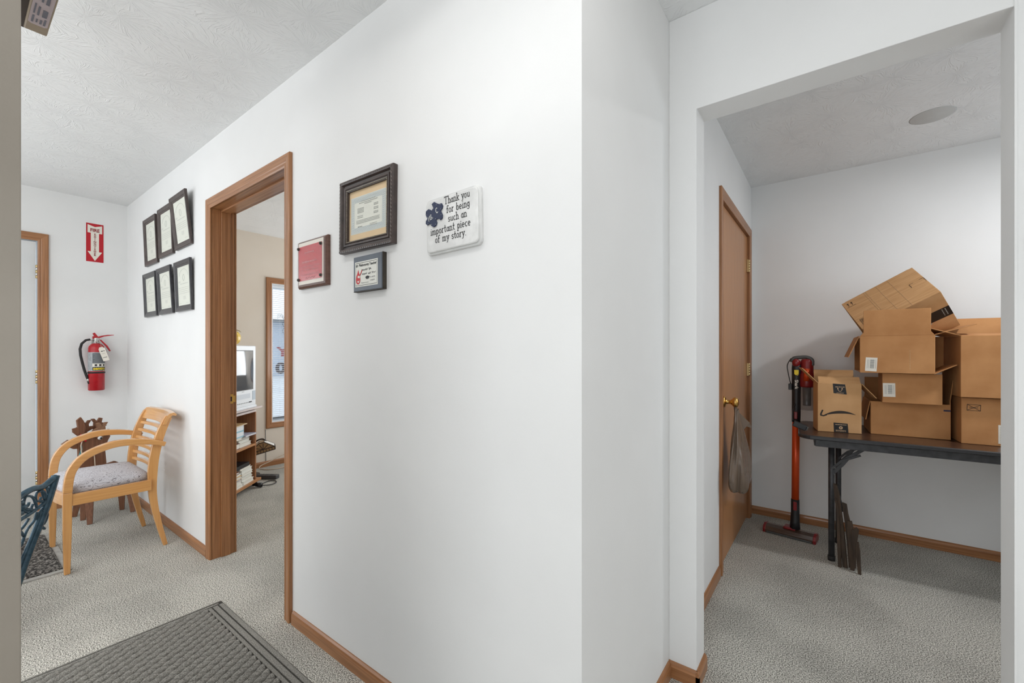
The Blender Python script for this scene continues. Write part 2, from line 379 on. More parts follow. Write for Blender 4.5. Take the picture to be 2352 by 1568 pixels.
# wall with cased opening
mb = MB(); mb.prism([(XS, 0), (XO0, 0), (XO0, ZO), (XO1, ZO), (XO1, 0), (2.1, 0), (2.1, H), (XS, H)], 0, YO2 - YO, frameM((0, YO2, 0), (1, 0, 0), (0, 0, 1)))
put('wall_front', mb, M['wall'], struct=True, bevel=0.002)
S('wall_closet_back', [(XS, 2.1, YB, YB + 0.1, 0, H)], M['wall'])
S('wall_closet_right', [(1.95, 2.05, YO2, YB, 0, H)], M['wall'])
# outer left wall: hall door and office window cut out
LD0, LD1 = -0.46, 0.423
mb = MB()
mb.box(XL - 0.15, XL, -2.5, -2.32, 0, H); mb.box(XL - 0.15, XL, -0.58, LD0 - 0.02, 0, H); mb.box(XL - 0.15, XL, -2.32, -0.58, 0, 0.5); mb.box(XL - 0.15, XL, -2.32, -0.58, 2.12, H); mb.box(XL - 0.15, XL, LD1 + 0.02, YM2 + 0.006, 0, H); mb.box(XL - 0.15, XL, LD0 - 0.02, LD1 + 0.02, 2.062, H)
put('wall_left', mb, M['wall'], struct=True)
mb = MB()
mb.box(XL - 0.15, XL, YM2 + 0.006, WY0, 0, H); mb.box(XL - 0.15, XL, WY1, 4.0, 0, H); mb.box(XL - 0.15, XL, WY0, WY1, 0, WZ0); mb.box(XL - 0.15, XL, WY0, WY1, WZ1, H)
put('wall_office_left', mb, M['wall_office'], struct=True)
S('wall_office_back', [(XL, XS - 0.113, 3.9, 4.0, 0, H)], M['wall_office'])
S('wall_hall_right', [(2.05, 2.15, -2.5, YO, 0, H)], M['wall'])
# south wall of the hall (behind the camera) with two window openings
S('wall_south', [(-4.93, 2.15, -2.5, -2.4, 0, 0.5), (-4.93, 2.15, -2.5, -2.4, 2.2, H), (-4.93, -4.6, -2.5, -2.4, 0.5, 2.2), (-2.2, -1.3, -2.5, -2.4, 0.5, 2.2), (1.3, 2.15, -2.5, -2.4, 0.5, 2.2)], M['wall'])

# ------------------------------------------------------------------ baseboards
BPROF = [(0, 0), (0.012, 0), (0.012, 0.040), (0.009, 0.050), (0.004, 0.057), (0, 0.057)]
def baseboard(name, runs, mkey):
    mb = MB()
    for (p0, p1, nrm) in runs:
        p0 = Vector((*p0, 0)); p1 = Vector((*p1, 0)); n = Vector((*nrm, 0))
        rs = [[p + n * a + Vector((0, 0, b)) for a, b in BPROF] for p in (p0, p1)]
        mb.rings(rs)
    return put(name, mb, M[mkey], struct=True)
baseboard('baseboard_back', [((XL, YM), (DX0 - 0.069, YM), (0, -1)), ((DX1 + 0.069, YM), (XS + 0.012, YM), (0, -1))], 'oakX')
baseboard('baseboard_left', [((XL, LD1 + 0.069), (XL, YM - 0.012), (1, 0))], 'oakY')
baseboard('baseboard_side', [((XS, YM - 0.012), (XS, YO - 0.012), (1, 0)), ((XS, YO2), (XS, ID0 - 0.069), (1, 0))], 'oakY')
baseboard('baseboard_front', [((XS, YO), (XO0 + 0.012, YO), (0, -1)), ((XO1, YO), (2.05, YO), (0, -1))], 'oakX')
baseboard('baseboard_opening', [((XO0, YO - 0.012), (XO0, YO2), (1, 0))], 'oakY')
baseboard('baseboard_closet', [((XS, YB), (1.95, YB), (0, -1))], 'oakX')
baseboard('baseboard_office', [((XL, YM2 + 0.006), (XL, 3.9), (1, 0))], 'oakY')
# metal corner bead line on the right edge of the opening
S('trim_1', [(XO1 - 0.0012, XO1 + 0.004, YO - 0.0022, YO + 0.003, 0, 2.12)], M['wall'])

# ------------------------------------------------------------------ casings
CPROF = [(0, 0), (0, 0.009), (0.006, 0.012), (0.014, 0.013), (0.018, 0.011), (0.022, 0.013), (0.046, 0.016), (0.052, 0.016), (0.057, 0.013), (0.057, 0)]
def casing(parent, X, w, h, mv, mh, sides='LRT', prof=CPROF, name='casing', scale=1.0):
    """picture-frame casing round a w x h hole, local frame X: x right, y up (0 = bottom), z out of wall"""
    P = [(a * scale, b) for a, b in prof]
    full = 'B' in sides
    def ring(cx, cy, sx, sy): return [(cx + sx * a, cy + sy * a, b) for a, b in P]
    yb = -1 if full else 0
    c = {'tl': ring(0, h, -1, 1), 'tr': ring(w, h, 1, 1), 'bl': ring(0, 0, -1, yb), 'br': ring(w, 0, 1, yb)}
    for k, a, b, m in (('L', 'bl', 'tl', mv), ('R', 'br', 'tr', mv), ('T', 'tl', 'tr', mh), ('B', 'bl', 'br', mh)):
        if k in sides:
            q = MB(); r0, r1 = c[a], c[b]
            q.rings([r0, r1] if k in 'LT' else [r1, r0], X=X)
            put(name, q, M[m], parent, world=True)

# door_1: office doorway frame (no leaf to be seen)
d1 = sroot('door_1', (DX0, YM, 0))
casing(d1, frameM((DX0, YM, 0), (1, 0, 0), (0, 0, 1)), DX1 - DX0, DZ, 'oakZ', 'oakX')
q = MB(); q.box(DX0 - 0.018, DX0, YM - 0.002, YM2 + 0.008, 0, DZ); put('jamb', q, M['oakZ'], d1, world=True)
q = MB(); q.box(DX1, DX1 + 0.018, YM - 0.002, YM2 + 0.008, 0, DZ); put('jamb', q, M['oakZ'], d1, world=True)
q = MB(); q.box(DX0 - 0.018, DX1 + 0.018, YM - 0.002, YM2 + 0.008, DZ, DZ + 0.018); put('head_jamb', q, M['oakX'], d1, world=True)
q = MB(); q.box(DX0, DX0 + 0.011, YM + 0.045, YM2 - 0.020, 0, DZ - 0.011); put('door_stop', q, M['oakZ'], d1, world=True, bevel=0.002)
q = MB(); q.box(DX1 - 0.011, DX1, YM + 0.045, YM2 - 0.020, 0, DZ - 0.011); put('door_stop', q, M['oakZ'], d1, world=True, bevel=0.002)
q = MB(); q.box(DX0, DX1, YM + 0.045, YM2 - 0.020, DZ - 0.011, DZ); put('door_stop', q, M['oakX'], d1, world=True, bevel=0.002)
q = MB(); X = frameM((DX0 + 0.0005, YM2 - 0.016, 0.925), (0, 1, 0), (0, 0, 1))
q.box(-0.0185, 0.014, -0.029, 0.029, 0, 0.0022, X); q.box(0.012, 0.026, -0.020, 0.020, 0, 0.003, X)
sp_ = put('strike_plate', q, M['brass'], d1, world=True, bevel=0.001, label='brass strike plate')
q = MB(); q.box(-0.009, 0.006, -0.014, 0.014, 0.002, 0.003, X); put('latch_hole', q, M['leading'], d1, world=True)
# office side casing
casing(d1, frameM((DX1, YM2 + 0.006, 0), (-1, 0, 0), (0, 0, 1)), DX1 - DX0, DZ, 'oakZ', 'oakX')

# door_2: white door in the left outer wall
d2 = sroot('door_2', (XL, LD0, 0))
X2 = frameM((XL, LD0, 0), (0, 1, 0), (0, 0, 1))
casing(d2, X2, LD1 - LD0, 2.042, 'oakZ', 'oakY')
q = MB(); q.box(XL - 0.15, XL + 0.002, LD1, LD1 + 0.018, 0, 2.042); put('jamb', q, M['wall'], d2, world=True)
q = MB(); q.box(XL - 0.15, XL + 0.002, LD0 - 0.018, LD0, 0, 2.042); put('jamb', q, M['wall'], d2, world=True)
q = MB(); q.box(XL - 0.15, XL + 0.002, LD0 - 0.018, LD1 + 0.018, 2.042, 2.06); put('head_jamb', q, M['wall'], d2, world=True)
q = MB(); q.box(XL - 0.055, XL - 0.010, LD0 + 0.003, LD1 - 0.008, 0.012, 2.034)
leaf2 = put('door_leaf', q, M['doorpaint'], d2, world=True, bevel=0.002)
for z in (1.81, 1.02, 0.26):
    q = MB(); q.smooth = True
    for k in range(5):
        q.m = k % 2
        q.lathe([(0.0055, -0.05 + k * 0.02), (0.0075, -0.049 + k * 0.02), (0.0075, -0.031 + k * 0.02), (0.0055, -0.030 + k * 0.02)], 12, T(XL + 0.001, LD1 - 0.003, z))
    put('hinge', q, [M['brass_dull'], M['chrome']], d2, world=True)

# door_3: oak veneer door in the closet side wall, hinged beside the back wall
d3 = sroot('door_3', (XS, ID0, 0))
X3 = frameM((XS, ID0, 0), (0, 1, 0), (0, 0, 1))
casing(d3, X3, ID1 - ID0, IDZ, 'oakZ', 'oakY')
q = MB(); q.box(XS - 0.113, XS + 0.002, ID0 - 0.018, ID0, 0, IDZ); put('jamb', q, M['oakZ'], d3, world=True)
q = MB(); q.box(XS - 0.113, XS + 0.002, ID1, ID1 + 0.018, 0, IDZ); put('jamb', q, M['oakZ'], d3, world=True)
q = MB(); q.box(XS - 0.113, XS + 0.002, ID0 - 0.018, ID1 + 0.018, IDZ, IDZ + 0.018); put('head_jamb', q, M['oakY'], d3, world=True)
q = MB(); q.box(XS - 0.045, XS - 0.008, ID0 + 0.003, ID1 - 0.003, 0.012, IDZ - 0.004)
leaf = put('door_leaf', q, M['mdoorZ'], d3, world=True, bevel=0.002)
for z in (1.83, 1.08, 0.30):
    q = MB(); q.smooth = True
    for k in range(5):
        q.lathe([(0.005, -0.045 + k * 0.018), (0.0072, -0.044 + k * 0.018), (0.0072, -0.028 + k * 0.018), (0.005, -0.027 + k * 0.018)], 12, T(XS + 0.006, ID1 - 0.002, z))
    q.smooth = False; q.box(XS - 0.006, XS + 0.005, ID1 - 0.022, ID1 - 0.004, z - 0.045, z + 0.045)
    put('hinge', q, M['brass_dull'], d3, world=True)
q = MB(); q.smooth = True
KY, KZ = 2.685, 0.922
q.lathe([(0.001, 0), (0.032, 0), (0.031, 0.006), (0.022, 0.010), (0.012, 0.013), (0.011, 0.034), (0.017, 0.042), (0.026, 0.050), (0.028, 0.060), (0.025, 0.071), (0.014, 0.076), (0.001, 0.077)], 24, frameM((XS - 0.008, KY, KZ), (0, 1, 0), (0, 0, 1)))
put('door_knob', q, M['brass'], d3, world=True, label='polished brass knob')

# door_4: taupe door leaf standing open just left of the camera, with its closer
d4 = sroot('door_4', (-1.80, 0.02, 0))
q = MB(); q.box(-1.80, -0.885, 0.020, 0.0635, 0.012, 2.03); put('door_leaf', q, M['steel_beige'], d4, world=True, bevel=0.0015)
cl = MB(); cl.box(-1.785, -1.42, 0.132, 0.176, 2.10, 2.16)
clo = put('closer', cl, M['closer'], d4, world=True, bevel=0.003)
q = MB(); q.box(-1.80, -1.35, 0.064, 0.118, 2.118, 2.17); put('closer_bracket', q, M['white'], d4, world=True, bevel=0.002)
q = MB(); q.box(-1.79, -1.40, 0.116, 0.134, 2.104, 2.16); put('closer_track', q, M['leading'], d4, world=True)
q = MB(); X = frameM((-1.70, 0.154, 2.0995), (1, 0, 0), (0, -1, 0))
poly = [(-0.035, -0.018), (0.19, -0.018), (0.197, -0.012), (0.197, 0.012), (0.19, 0.018), (-0.035, 0.018), (-0.041, 0.012), (-0.041, -0.012)]
q.flat(poly, 0, X)
lab = put('rating_label', q, nm('pale_lilac_label', (190, 176, 178), 0.5)[0], d4, world=True)
q = MB(); random.seed(3)
for (x0, y0, x1, y1) in ((-0.030, -0.013, 0.004, -0.009), (-0.028, -0.006, -0.004, -0.002), (-0.026, 0.002, -0.006, 0.005), (0.012, -0.012, 0.050, -0.003), (0.014, 0.002, 0.060, 0.006), (-0.030, 0.009, 0.008, 0.013), (0.018, 0.010, 0.070, 0.013), (0.080, -0.010, 0.120, -0.004), (0.085, 0.000, 0.150, 0.004)):
    q.flat([(x0, y0), (x1, y0), (x1, y1), (x0, y1)], 0.0006, X)
put('label_print', q, nm('faded_label_print', (112, 112, 122), 0.6)[0], d4, world=True)
# wall stub that carries that door
S('wall_entry', [(-1.93, -1.815, -0.32, 0.05, 0, H)], M['wall'])

# window_1: office window with sash, glass and the lettering stuck on the glass
w1 = sroot('window_1', (XL, WY0, WZ0))
casing(w1, frameM((XL, WY0, WZ0), (0, 1, 0), (0, 0, 1)), WY1 - WY0, WZ1 - WZ0, 'oakZ', 'oakY', 'LRTB', name='casing')
q = MB()
q.box(XL - 0.13, XL + 0.001, WY0, WY0 + 0.012, WZ0, WZ1); q.box(XL - 0.13, XL + 0.001, WY1 - 0.012, WY1, WZ0, WZ1)
q.box(XL - 0.13, XL + 0.001, WY0 + 0.012, WY1 - 0.012, WZ0, WZ0 + 0.012); q.box(XL - 0.13, XL + 0.001, WY0 + 0.012, WY1 - 0.012, WZ1 - 0.012, WZ1)
put('window_frame', q, M['white'], w1, world=True)
q = MB(); a, b, c_, d_ = WY0 + 0.012, WY1 - 0.012, WZ0 + 0.012, WZ1 - 0.012
for bx in ((a, a + 0.03, c_, d_), (b - 0.03, b, c_, d_), (a + 0.03, b - 0.03, c_, c_ + 0.03), (a + 0.03, b - 0.03, d_ - 0.03, d_)): q.box(XL - 0.12, XL - 0.09, *bx)
put('sash', q, M['white'], w1, world=True)
q = MB(); q.box(XL - 0.107, XL - 0.103, a + 0.03, b - 0.03, c_ + 0.03, d_ - 0.03); put('pane', q, M['pane'], w1, world=True)
q = MB(); XG = frameM((XL - 0.099, 0, 0), (0, 1, 0), (0, 0, 1))
q.text('E', 0.115, XG @ T(2.385, 1.315, 0), 'LEFT', 0, -1.3, bold=0.004)
q.text('MY', 0.135, XG @ T(2.455, 1.165, 0), 'LEFT', 0, -1.35, bold=0.005)
put('red_lettering', q, M['glassred'], w1, world=True)
q = MB(); q.text('30', 0.16, XG @ T(2.40, 0.975, 0), 'LEFT', 0, -1.35, bold=0.007)
for k in range(3):
    q.tube([(XL - 0.098, 2.285 + 0.03 * math.sin(i * 0.8 + k * PI), 1.40 + i * 0.02) for i in range(11)], 0.0022, 5)
q.tube([(XL - 0.098, 2.285, 1.38), (XL - 0.098, 2.285, 1.66)], 0.003, 5)
for sg in (-1, 1):
    for k in range(3):
        q.tube([(XL - 0.098, 2.285, 1.60 - 0.012 * k), (XL - 0.098, 2.285 + sg * 0.05, 1.63 - 0.014 * k), (XL - 0.098, 2.285 + sg * 0.085, 1.615 - 0.02 * k)], 0.0018, 5)
put('grey_lettering', q, M['glassgrey'], w1, world=True)

# venetian blind hanging inside the window
vb = thing('venetian_blind', 'white mini venetian blind with open slats and wand hanging in the office window', 'blind', (XL - 0.045, WY0 + 0.012, WZ0))
q = MB(); q.box(XL - 0.062, XL - 0.030, WY0 + 0.014, WY1 - 0.014, WZ1 - 0.040, WZ1 - 0.013); put('headrail', q, M['white'], vb, bevel=0.002, world=True)
q = MB(); q.box(XL - 0.058, XL - 0.034, WY0 + 0.016, WY1 - 0.016, WZ0 + 0.034, WZ0 + 0.046); put('bottom_rail', q, M['labelgrey'], vb, bevel=0.002, world=True)
q = MB(); L_ = WY1 - WY0 - 0.032
rs = []
for yy in (0.004, 0.004 + L_):
    rs.append([(-0.0125, yy, -0.0015), (0, yy, 0.0015), (0.0125, yy, -0.0015), (0.0125, yy, -0.0009), (0, yy, 0.0021), (-0.0125, yy, -0.0009)])
q.rings(rs); slat_me = q.mesh('slat', M['slat'])
z = WZ0 + 0.062
while z < WZ1 - 0.05:
    o = bpy.data.objects.new('slat', slat_me); C.objects.link(o); o.parent = vb; o.location = (-0.001, 0, z - WZ0); o.rotation_euler = (0, R(9), 0)
    z += 0.0213
q = MB(); q.smooth = True; q.cyl((XL - 0.018, WY0 + 0.145, WZ1 - 0.05), (XL - 0.018, WY0 + 0.145, 1.24), 0.004, 8); put('wand', q, M['labelgrey'], vb, world=True)
for yy in (WY0 + 0.10, WY1 - 0.10):
    q = MB(); q.cyl((XL - 0.032, yy, WZ0 + 0.04), (XL - 0.032, yy, WZ1 - 0.03), 0.0007, 5); put('ladder_cord', q, M['white'], vb, world=True)

# ------------------------------------------------------------------ outside, seen through the blind
q = MB(); q.box(-60, -5.1, -25, 45, -0.35, -0.20); tag(put('pavement', q, M['outpave']), 'pale wet pavement outside the office window', 'pavement'); bpy.data.objects['pavement']['kind'] = 'structure'
ob = thing('building', 'long low blue-grey building across the street outside the office window', 'building', (-26, 8, -0.20))
q = MB(); q.box(-31, -26, -12, 28, -0.2, 2.95); put('wall', q, M['outwall'], ob, world=True)
q = MB(); q.prism([(-31.6, 2.95), (-25.4, 2.95), (-25.4, 3.1), (-31.6, 3.1)], 0, 41, frameM((0, 28.5, 0), (1, 0, 0), (0, 0, 1))); put('roof', q, M['labelgrey'], ob, world=True)
for k in range(5):
    q = MB(); q.box(-26.0, -25.96, -8 + k * 7, -6.4 + k * 7, 0.7, 1.9); put('window', q, M['darkgrey'], ob, world=True)

# ------------------------------------------------------------------ things on the wall with the certificates
def printlines(q, X, x0, x1, ys, h, seed, z=0.0006, gap=0.35):
    rnd = random.Random(seed)
    for y in ys:
        x = x0
        while x < x1:
            w = h * rnd.uniform(1.2, 4.5); w = min(w, x1 - x)
            q.flat([(x, y), (x + w, y), (x + w, y + h), (x, y + h)], z, X); x += w + h * (0.4 + gap * rnd.random())
FPROF = [(0, 0.004), (0, 0.010), (0.004, 0.014), (0.010, 0.014), (0.012, 0.018), (0.026, 0.022), (0.031, 0.025), (0.035, 0.025), (0.037, 0.020), (0.037, 0)]
def ring_frame(q, w, h, prof, X=I4):
    """mitred frame whose OUTER size is w x h, centred, profile measured from the inner edge outward"""
    W = max(a for a, b in prof)
    iw, ih = w / 2 - W, h / 2 - W
    rs = []
    for sx, sy in ((-1, -1), (1, -1), (1, 1), (-1, 1), (-1, -1)):
        rs.append([(sx * (iw + a), sy * (ih + a), b) for a, b in prof])
    q.rings(rs, closed=False, caps=False, X=X)
def wall_thing(name, label, cat, x, z, roll=0, y=YM, group=None, lean=0):
    # local x right, y up, z out of the wall (towards -Y)
    o = thing(name, label, cat, (x, y, z), (0, 0, 0), group)
    o.rotation_euler = (frameM((0, 0, 0), (1, 0, 0), (0, 0, 1)) @ RZ(roll) @ RX(lean)).to_euler()
    return o
cert_specs = [
    (-4.030, 1.846, 0.345, 0.0, 2.2, 'frame', 'top left of the six dark-framed certificates left of the doorway'),
    (-3.682, 1.862, 0.340, 0.0, 1.7, 'frame', 'top middle of the six dark-framed certificates, partly behind its right neighbour'),
    (-3.330, 1.871, 0.334, 0.6, 5.6, 'frame', 'dark-framed certificate whose top leans out from the wall, top right of six'),
    (-4.040, 1.467, 0.322, 0.0, 2.2, 'frame_black', 'bottom left of the six dark-framed certificates left of the doorway'),
    (-3.682, 1.467, 0.322, 0.0, 3.0, 'frame_black', 'bottom middle of the six dark-framed certificates left of the doorway'),
    (-3.318, 1.467, 0.322, 0.0, 2.0, 'frame_black', 'bottom right of the six dark-framed certificates, nearest the doorway, with a bluish shine')]
for k, (x, zb, h, roll, lean, fm, lb) in enumerate(cert_specs):
    w = 0.302
    o = wall_thing('framed_certificate', lb, 'framed certificate', x, (zb - 1.205) * 1.012 + 1.205 + h / 2 * math.cos(R(lean)), roll, YM - 0.003 - math.sin(R(lean)) * h / 2, lean=lean); o.scale = (1, 1, 0.6)
    q = MB(); ring_frame(q, w, h, FPROF); put('frame', q, M[fm], o)
    q = MB(); q.box(-w / 2 + 0.03, w / 2 - 0.03, -h / 2 + 0.03, h / 2 - 0.03, 0.001, 0.004); q.box(-w / 2 + 0.0005, w / 2 - 0.0005, -h / 2 + 0.0005, h / 2 - 0.0005, 0, 0.002)
    put('backing', q, M['frame_side'], o)
    q = MB(); q.flat([(-w / 2 + 0.034, -h / 2 + 0.034), (w / 2 - 0.034, -h / 2 + 0.034), (w / 2 - 0.034, h / 2 - 0.034), (-w / 2 + 0.034, h / 2 - 0.034)], 0.0062)
    pp = put('certificate', q, M['cert'], o)
    q = MB()
    q.tube([(0.088 * math.cos(R(a)), 0.045 + 0.062 * math.sin(R(a)), 0.0068) for a in range(15, 170, 12)], 0.0012, 4)
    q.tube([(0.016 * math.cos(R(a)), 0.052 + 0.020 * math.sin(R(a)), 0.0068) for a in range(0, 361, 30)], 0.0016, 4)
    X = T(0, 0, 0.0062)
    printlines(q, X, -0.07, 0.075, [0.012], 0.0035, k)
    printlines(q, X, -0.098, 0.095, [-0.012, -0.024, -0.036, -0.048], 0.0022, k + 10)
    printlines(q, X, -0.018, 0.03, [-0.070, -0.078, -0.086], 0.0028, k + 20)
    printlines(q, X, -0.10, -0.06, [0.030, 0.024], 0.0025, k + 30)
    printlines(q, X, -0.10, -0.055, [-0.112], 0.002, k + 40); printlines(q, X, 0.03, 0.08, [-0.112], 0.002, k + 50)
    put('print', q, M['inksoft'], o)

# big ornate frame
bg_ = wall_thing('ornate_picture_frame', 'large ornate dark brown frame with a tan mat round a blue-bordered certificate', 'picture frame', -1.3549, 1.715, -0.9, YM - 0.001); bg_.scale = (1, 1, 0.8)
w, h = 0.323, 0.272
OPROF = [(0, 0.004), (0, 0.014), (0.005, 0.018), (0.007, 0.019), (0.008, 0.016), (0.012, 0.021), (0.018, 0.021), (0.020, 0.015), (0.026, 0.016), (0.030, 0.026), (0.036, 0.028), (0.041, 0.026), (0.043, 0.020), (0.043, 0)]
q = MB(); ring_frame(q, w, h, OPROF); put('frame', q, M['frame'], bg_)
q = MB(); q.box(-w / 2 + 0.001, w / 2 - 0.001, -h / 2 + 0.001, h / 2 - 0.001, 0, 0.004); put('backing', q, M['frame_side'], bg_)
q = MB(); q.smooth = True
iw, ih = w / 2 - 0.0395, h / 2 - 0.0395
def along(hw, hh, step):
    n = int(2 * hw / step); m_ = int(2 * hh / step)
    for i in range(n + 1):
        yield (-hw + 2 * hw * i / n, hh, 0); yield (-hw + 2 * hw * i / n, -hh, 0)
    for i in range(1, m_):
        yield (-hw, -hh + 2 * hh * i / m_, 90); yield (hw, -hh + 2 * hh * i / m_, 90)
for x, y, a in along(iw, ih, 0.0052):
    q.lathe([(0.0019, -0.001), (0.0016, 0.001), (0.0003, 0.002)], 6, T(x, y, 0.0185))
put('inner_beading', q, M['beadgold'], bg_)
q = MB(); q.smooth = True
for x, y, a in along(w / 2 - 0.0065, h / 2 - 0.0065, 0.0125):
    q.ball((0, 0, 0), 0.0050, 8, T(x, y, 0.0262) @ RZ(a + 35), (1.25, 0.5, 0.55))
    q.ball((0, 0, 0), 0.0022, 6, T(x, y, 0.0285) @ RZ(a), (1, 1, 0.7))
put('rope_moulding', q, mat_noise('worn_frame_ornament', (84, 74, 70), (120, 110, 104), 0.35, ns=300, bump=0), bg_)
q = MB(); q.flat([(-iw, -ih), (iw, -ih), (iw, ih), (-iw, ih)], 0.0052); put('mat_board', q, M['matboard'], bg_)
q = MB(); cw, ch = 0.107, 0.069; q.flat([(-cw, -ch), (cw, -ch), (cw, ch), (-cw, ch)], 0.0058); put('certificate', q, M['cert'], bg_)
q = MB(); rnd = random.Random(5)
for hw, hh in ((cw - 0.008, ch - 0.008), (cw - 0.0125, ch - 0.0125), (cw - 0.017, ch - 0.017)):
    for x, y, a in along(hw, hh, 0.0062):
        q.flat([(-0.0028, -0.0012), (0.0004, -0.0012), (0.0028, 0.0014), (-0.0004, 0.0014)], 0, T(x, y, 0.0064) @ RZ(a + (0 if rnd.random() > 0.5 else 20)))
for hw, hh in ((cw - 0.0035, ch - 0.0035), (cw - 0.021, ch - 0.021)):
    for sg in (-1, 1):
        q.flat([(-hw, sg * hh - 0.0005), (hw, sg * hh - 0.0005), (hw, sg * hh + 0.0005), (-hw, sg * hh + 0.0005)], 0.0064)
        q.flat([(sg * hw - 0.0005, -hh), (sg * hw + 0.0005, -hh), (sg * hw + 0.0005, hh), (sg * hw - 0.0005, hh)], 0.0064)
put('printed_border', q, M['blueink'], bg_)
q = MB(); X = T(0, 0, 0.0060)
printlines(q, X, -0.045, 0.045, [0.047], 0.0022, 1); printlines(q, X, -0.055, 0.058, [0.041], 0.0022, 2); printlines(q, X, -0.022, 0.022, [0.035], 0.0022, 3)
printlines(q, X, -0.065, -0.025, [0.022, 0.017, 0.012, 0.007], 0.0021, 4); printlines(q, X, 0.035, 0.062, [0.026, 0.021, 0.011, 0.006, -0.004, -0.009], 0.0021, 5)
printlines(q, X, -0.065, -0.030, [-0.006, -0.012], 0.0021, 6); printlines(q, X, -0.072, 0.070, [-0.022, -0.027, -0.032], 0.0018, 7)
printlines(q, X, 0.012, 0.055, [-0.044, -0.049], 0.0018, 8); printlines(q, X, -0.062, -0.035, [-0.046], 0.0032, 9)
put('print', q, M['greyink'], bg_)

# red plaque on walnut board
rp = wall_thing('red_award_plaque', 'small red award plaque under clear acrylic on a walnut board beside the doorway casing', 'plaque', -1.7319, 1.577, 0, YM); rp.scale = (0.864, 0.97, 1)
q = MB(); ring = [(-0.134, -0.104), (0.134, -0.104), (0.134, 0.104), (-0.134, 0.104)]
q.rings([[(x, y, 0) for x, y in ring], [(x, y, 0.010) for x, y in ring], [(x * 0.94, y * 0.93, 0.018) for x, y in ring]])
put('board', q, M['walnut'], rp)
q = MB(); q.flat([(-0.118, -0.088), (0.112, -0.088), (0.112, 0.094), (-0.118, 0.094)], 0.0185); put('backing_card', q, M['label'], rp)
q = MB(); q.flat([(-0.117, -0.072), (0.100, -0.072), (0.100, 0.078), (-0.117, 0.078)], 0.0195); put('red_face', q, M['redplq'], rp)
q = MB(); q.box(-0.124, 0.114, -0.090, 0.096, 0.0215, 0.0235); put('acrylic_sheet', q, glassy('clear_acrylic_sheet', (235, 225, 225), 0.05, 0.03), rp)
for x, y in ((-0.112, 0.070), (0.094, 0.070), (-0.112, -0.066), (0.094, -0.062)):
    q = MB(); q.smooth = True; q.lathe([(0.006, 0.018), (0.0065, 0.025), (0.005, 0.0275), (0.001, 0.028)], 14, T(x, y, 0)); put('standoff_screw', q, M['frame_side'], rp)
q = MB(); pk = nm('pale_pink_print', (206, 128, 128), 0.5)[0]
X = T(-0.008, 0, 0.0201)
printlines(q, X, -0.05, 0.04, [0.045], 0.004, 2)
q.text('Appreciation for sharing your wisdom', 0.0118, X @ T(0, -0.016, 0), 'CENTER'); q.text('and knowledge of phlebotomy', 0.0125, X @ T(0, -0.031, 0), 'CENTER')
printlines(q, X, -0.072, 0.062, [0.004], 0.006, 12)
q.text('From the Phlebotomy Class of 2009', 0.0115, X @ T(0, -0.051, 0), 'CENTER')
q.tube([(-0.05 + i * 0.009, -0.063 + 0.004 * math.sin(i * 2.1), 0.0203) for i in range(11)], 0.0006, 4)
put('print', q, pk, rp)

# small teacher plaque
sm = wall_thing('teacher_plaque', 'small blue-grey plaque with a white printed card below the ornate frame', 'plaque', -1.3408, 1.4925, 0, YM); sm.scale = (0.984, 1, 1)
q = MB(); q.box(-0.088, 0.088, -0.064, 0.064, 0, 0.018); put('board', q, M['greypaint'], sm, bevel=0.003)
q = MB(); q.box(0.0872, 0.0892, -0.0645, 0.0645, 0, 0.0165); q.box(-0.089, 0.0892, -0.0655, -0.0635, 0, 0.0165); put('board_edge', q, M['frame_side'], sm)
q = MB(); q.flat([(-0.076, -0.048), (0.064, -0.048), (0.064, 0.044), (-0.076, 0.044)], 0.0186); put('card', q, M['paper'], sm)
q = MB(); z = 0.0192
for a, b, c0, d0 in ((-0.071, 0.059, 0.0385, 0.0398), (-0.071, 0.059, -0.0435, -0.0422), (-0.071, -0.0702, -0.043, 0.039), (0.0582, 0.059, -0.043, 0.039)):
    q.flat([(a, c0), (b, c0), (b, d0), (a, d0)], z)
X = T(-0.006, 0, z)
q.text('#1 Phlebotomy Teacher', 0.0128, X @ T(0, 0.026, 0), 'CENTER', bold=0.0003)
put('print', q, M['ink'], sm)
q = MB()
def scribble(q, x0, x1, y, amp, n, r, z, seed):
    rnd = random.Random(seed); q.tube([(x0 + (x1 - x0) * i / n, y + amp * (math.sin(i * 2.2) * 0.7 + rnd.uniform(-0.4, 0.4)), z) for i in range(n + 1)], r, 4)
scribble(q, -0.034, 0.004, 0.012, 0.004, 18, 0.0006, z, 1); scribble(q, 0.010, 0.026, 0.012, 0.005, 8, 0.0006, z, 2)
scribble(q, -0.030, 0.000, -0.003, 0.004, 14, 0.0006, z, 3); scribble(q, 0.006, 0.022, -0.003, 0.005, 8, 0.0006, z, 4); scribble(q, 0.028, 0.050, -0.003, 0.005, 9, 0.0006, z, 5)
scribble(q, 0.018, 0.048, -0.018, 0.003, 16, 0.0004, z, 6); scribble(q, 0.018, 0.046, -0.029, 0.003, 16, 0.0004, z, 7); scribble(q, -0.036, 0.010, -0.035, 0.002, 20, 0.0004, z, 8)
put('handwriting', q, M['labelgrey'], sm)
q = MB(); q.m = 0
dp = [(0.0, 0.030), (-0.004, 0.018), (-0.011, 0.006), (-0.014, -0.006), (-0.012, -0.017), (-0.006, -0.023), (0.003, -0.024), (0.011, -0.019), (0.014, -0.008), (0.012, 0.004), (0.005, 0.018)]
X = T(-0.056, -0.014, z); q.flat(dp, 0, X); q.tube([(-0.044, -0.006, z), (-0.036, 0.004, z), (-0.031, 0.012, z)], 0.0016, 5)
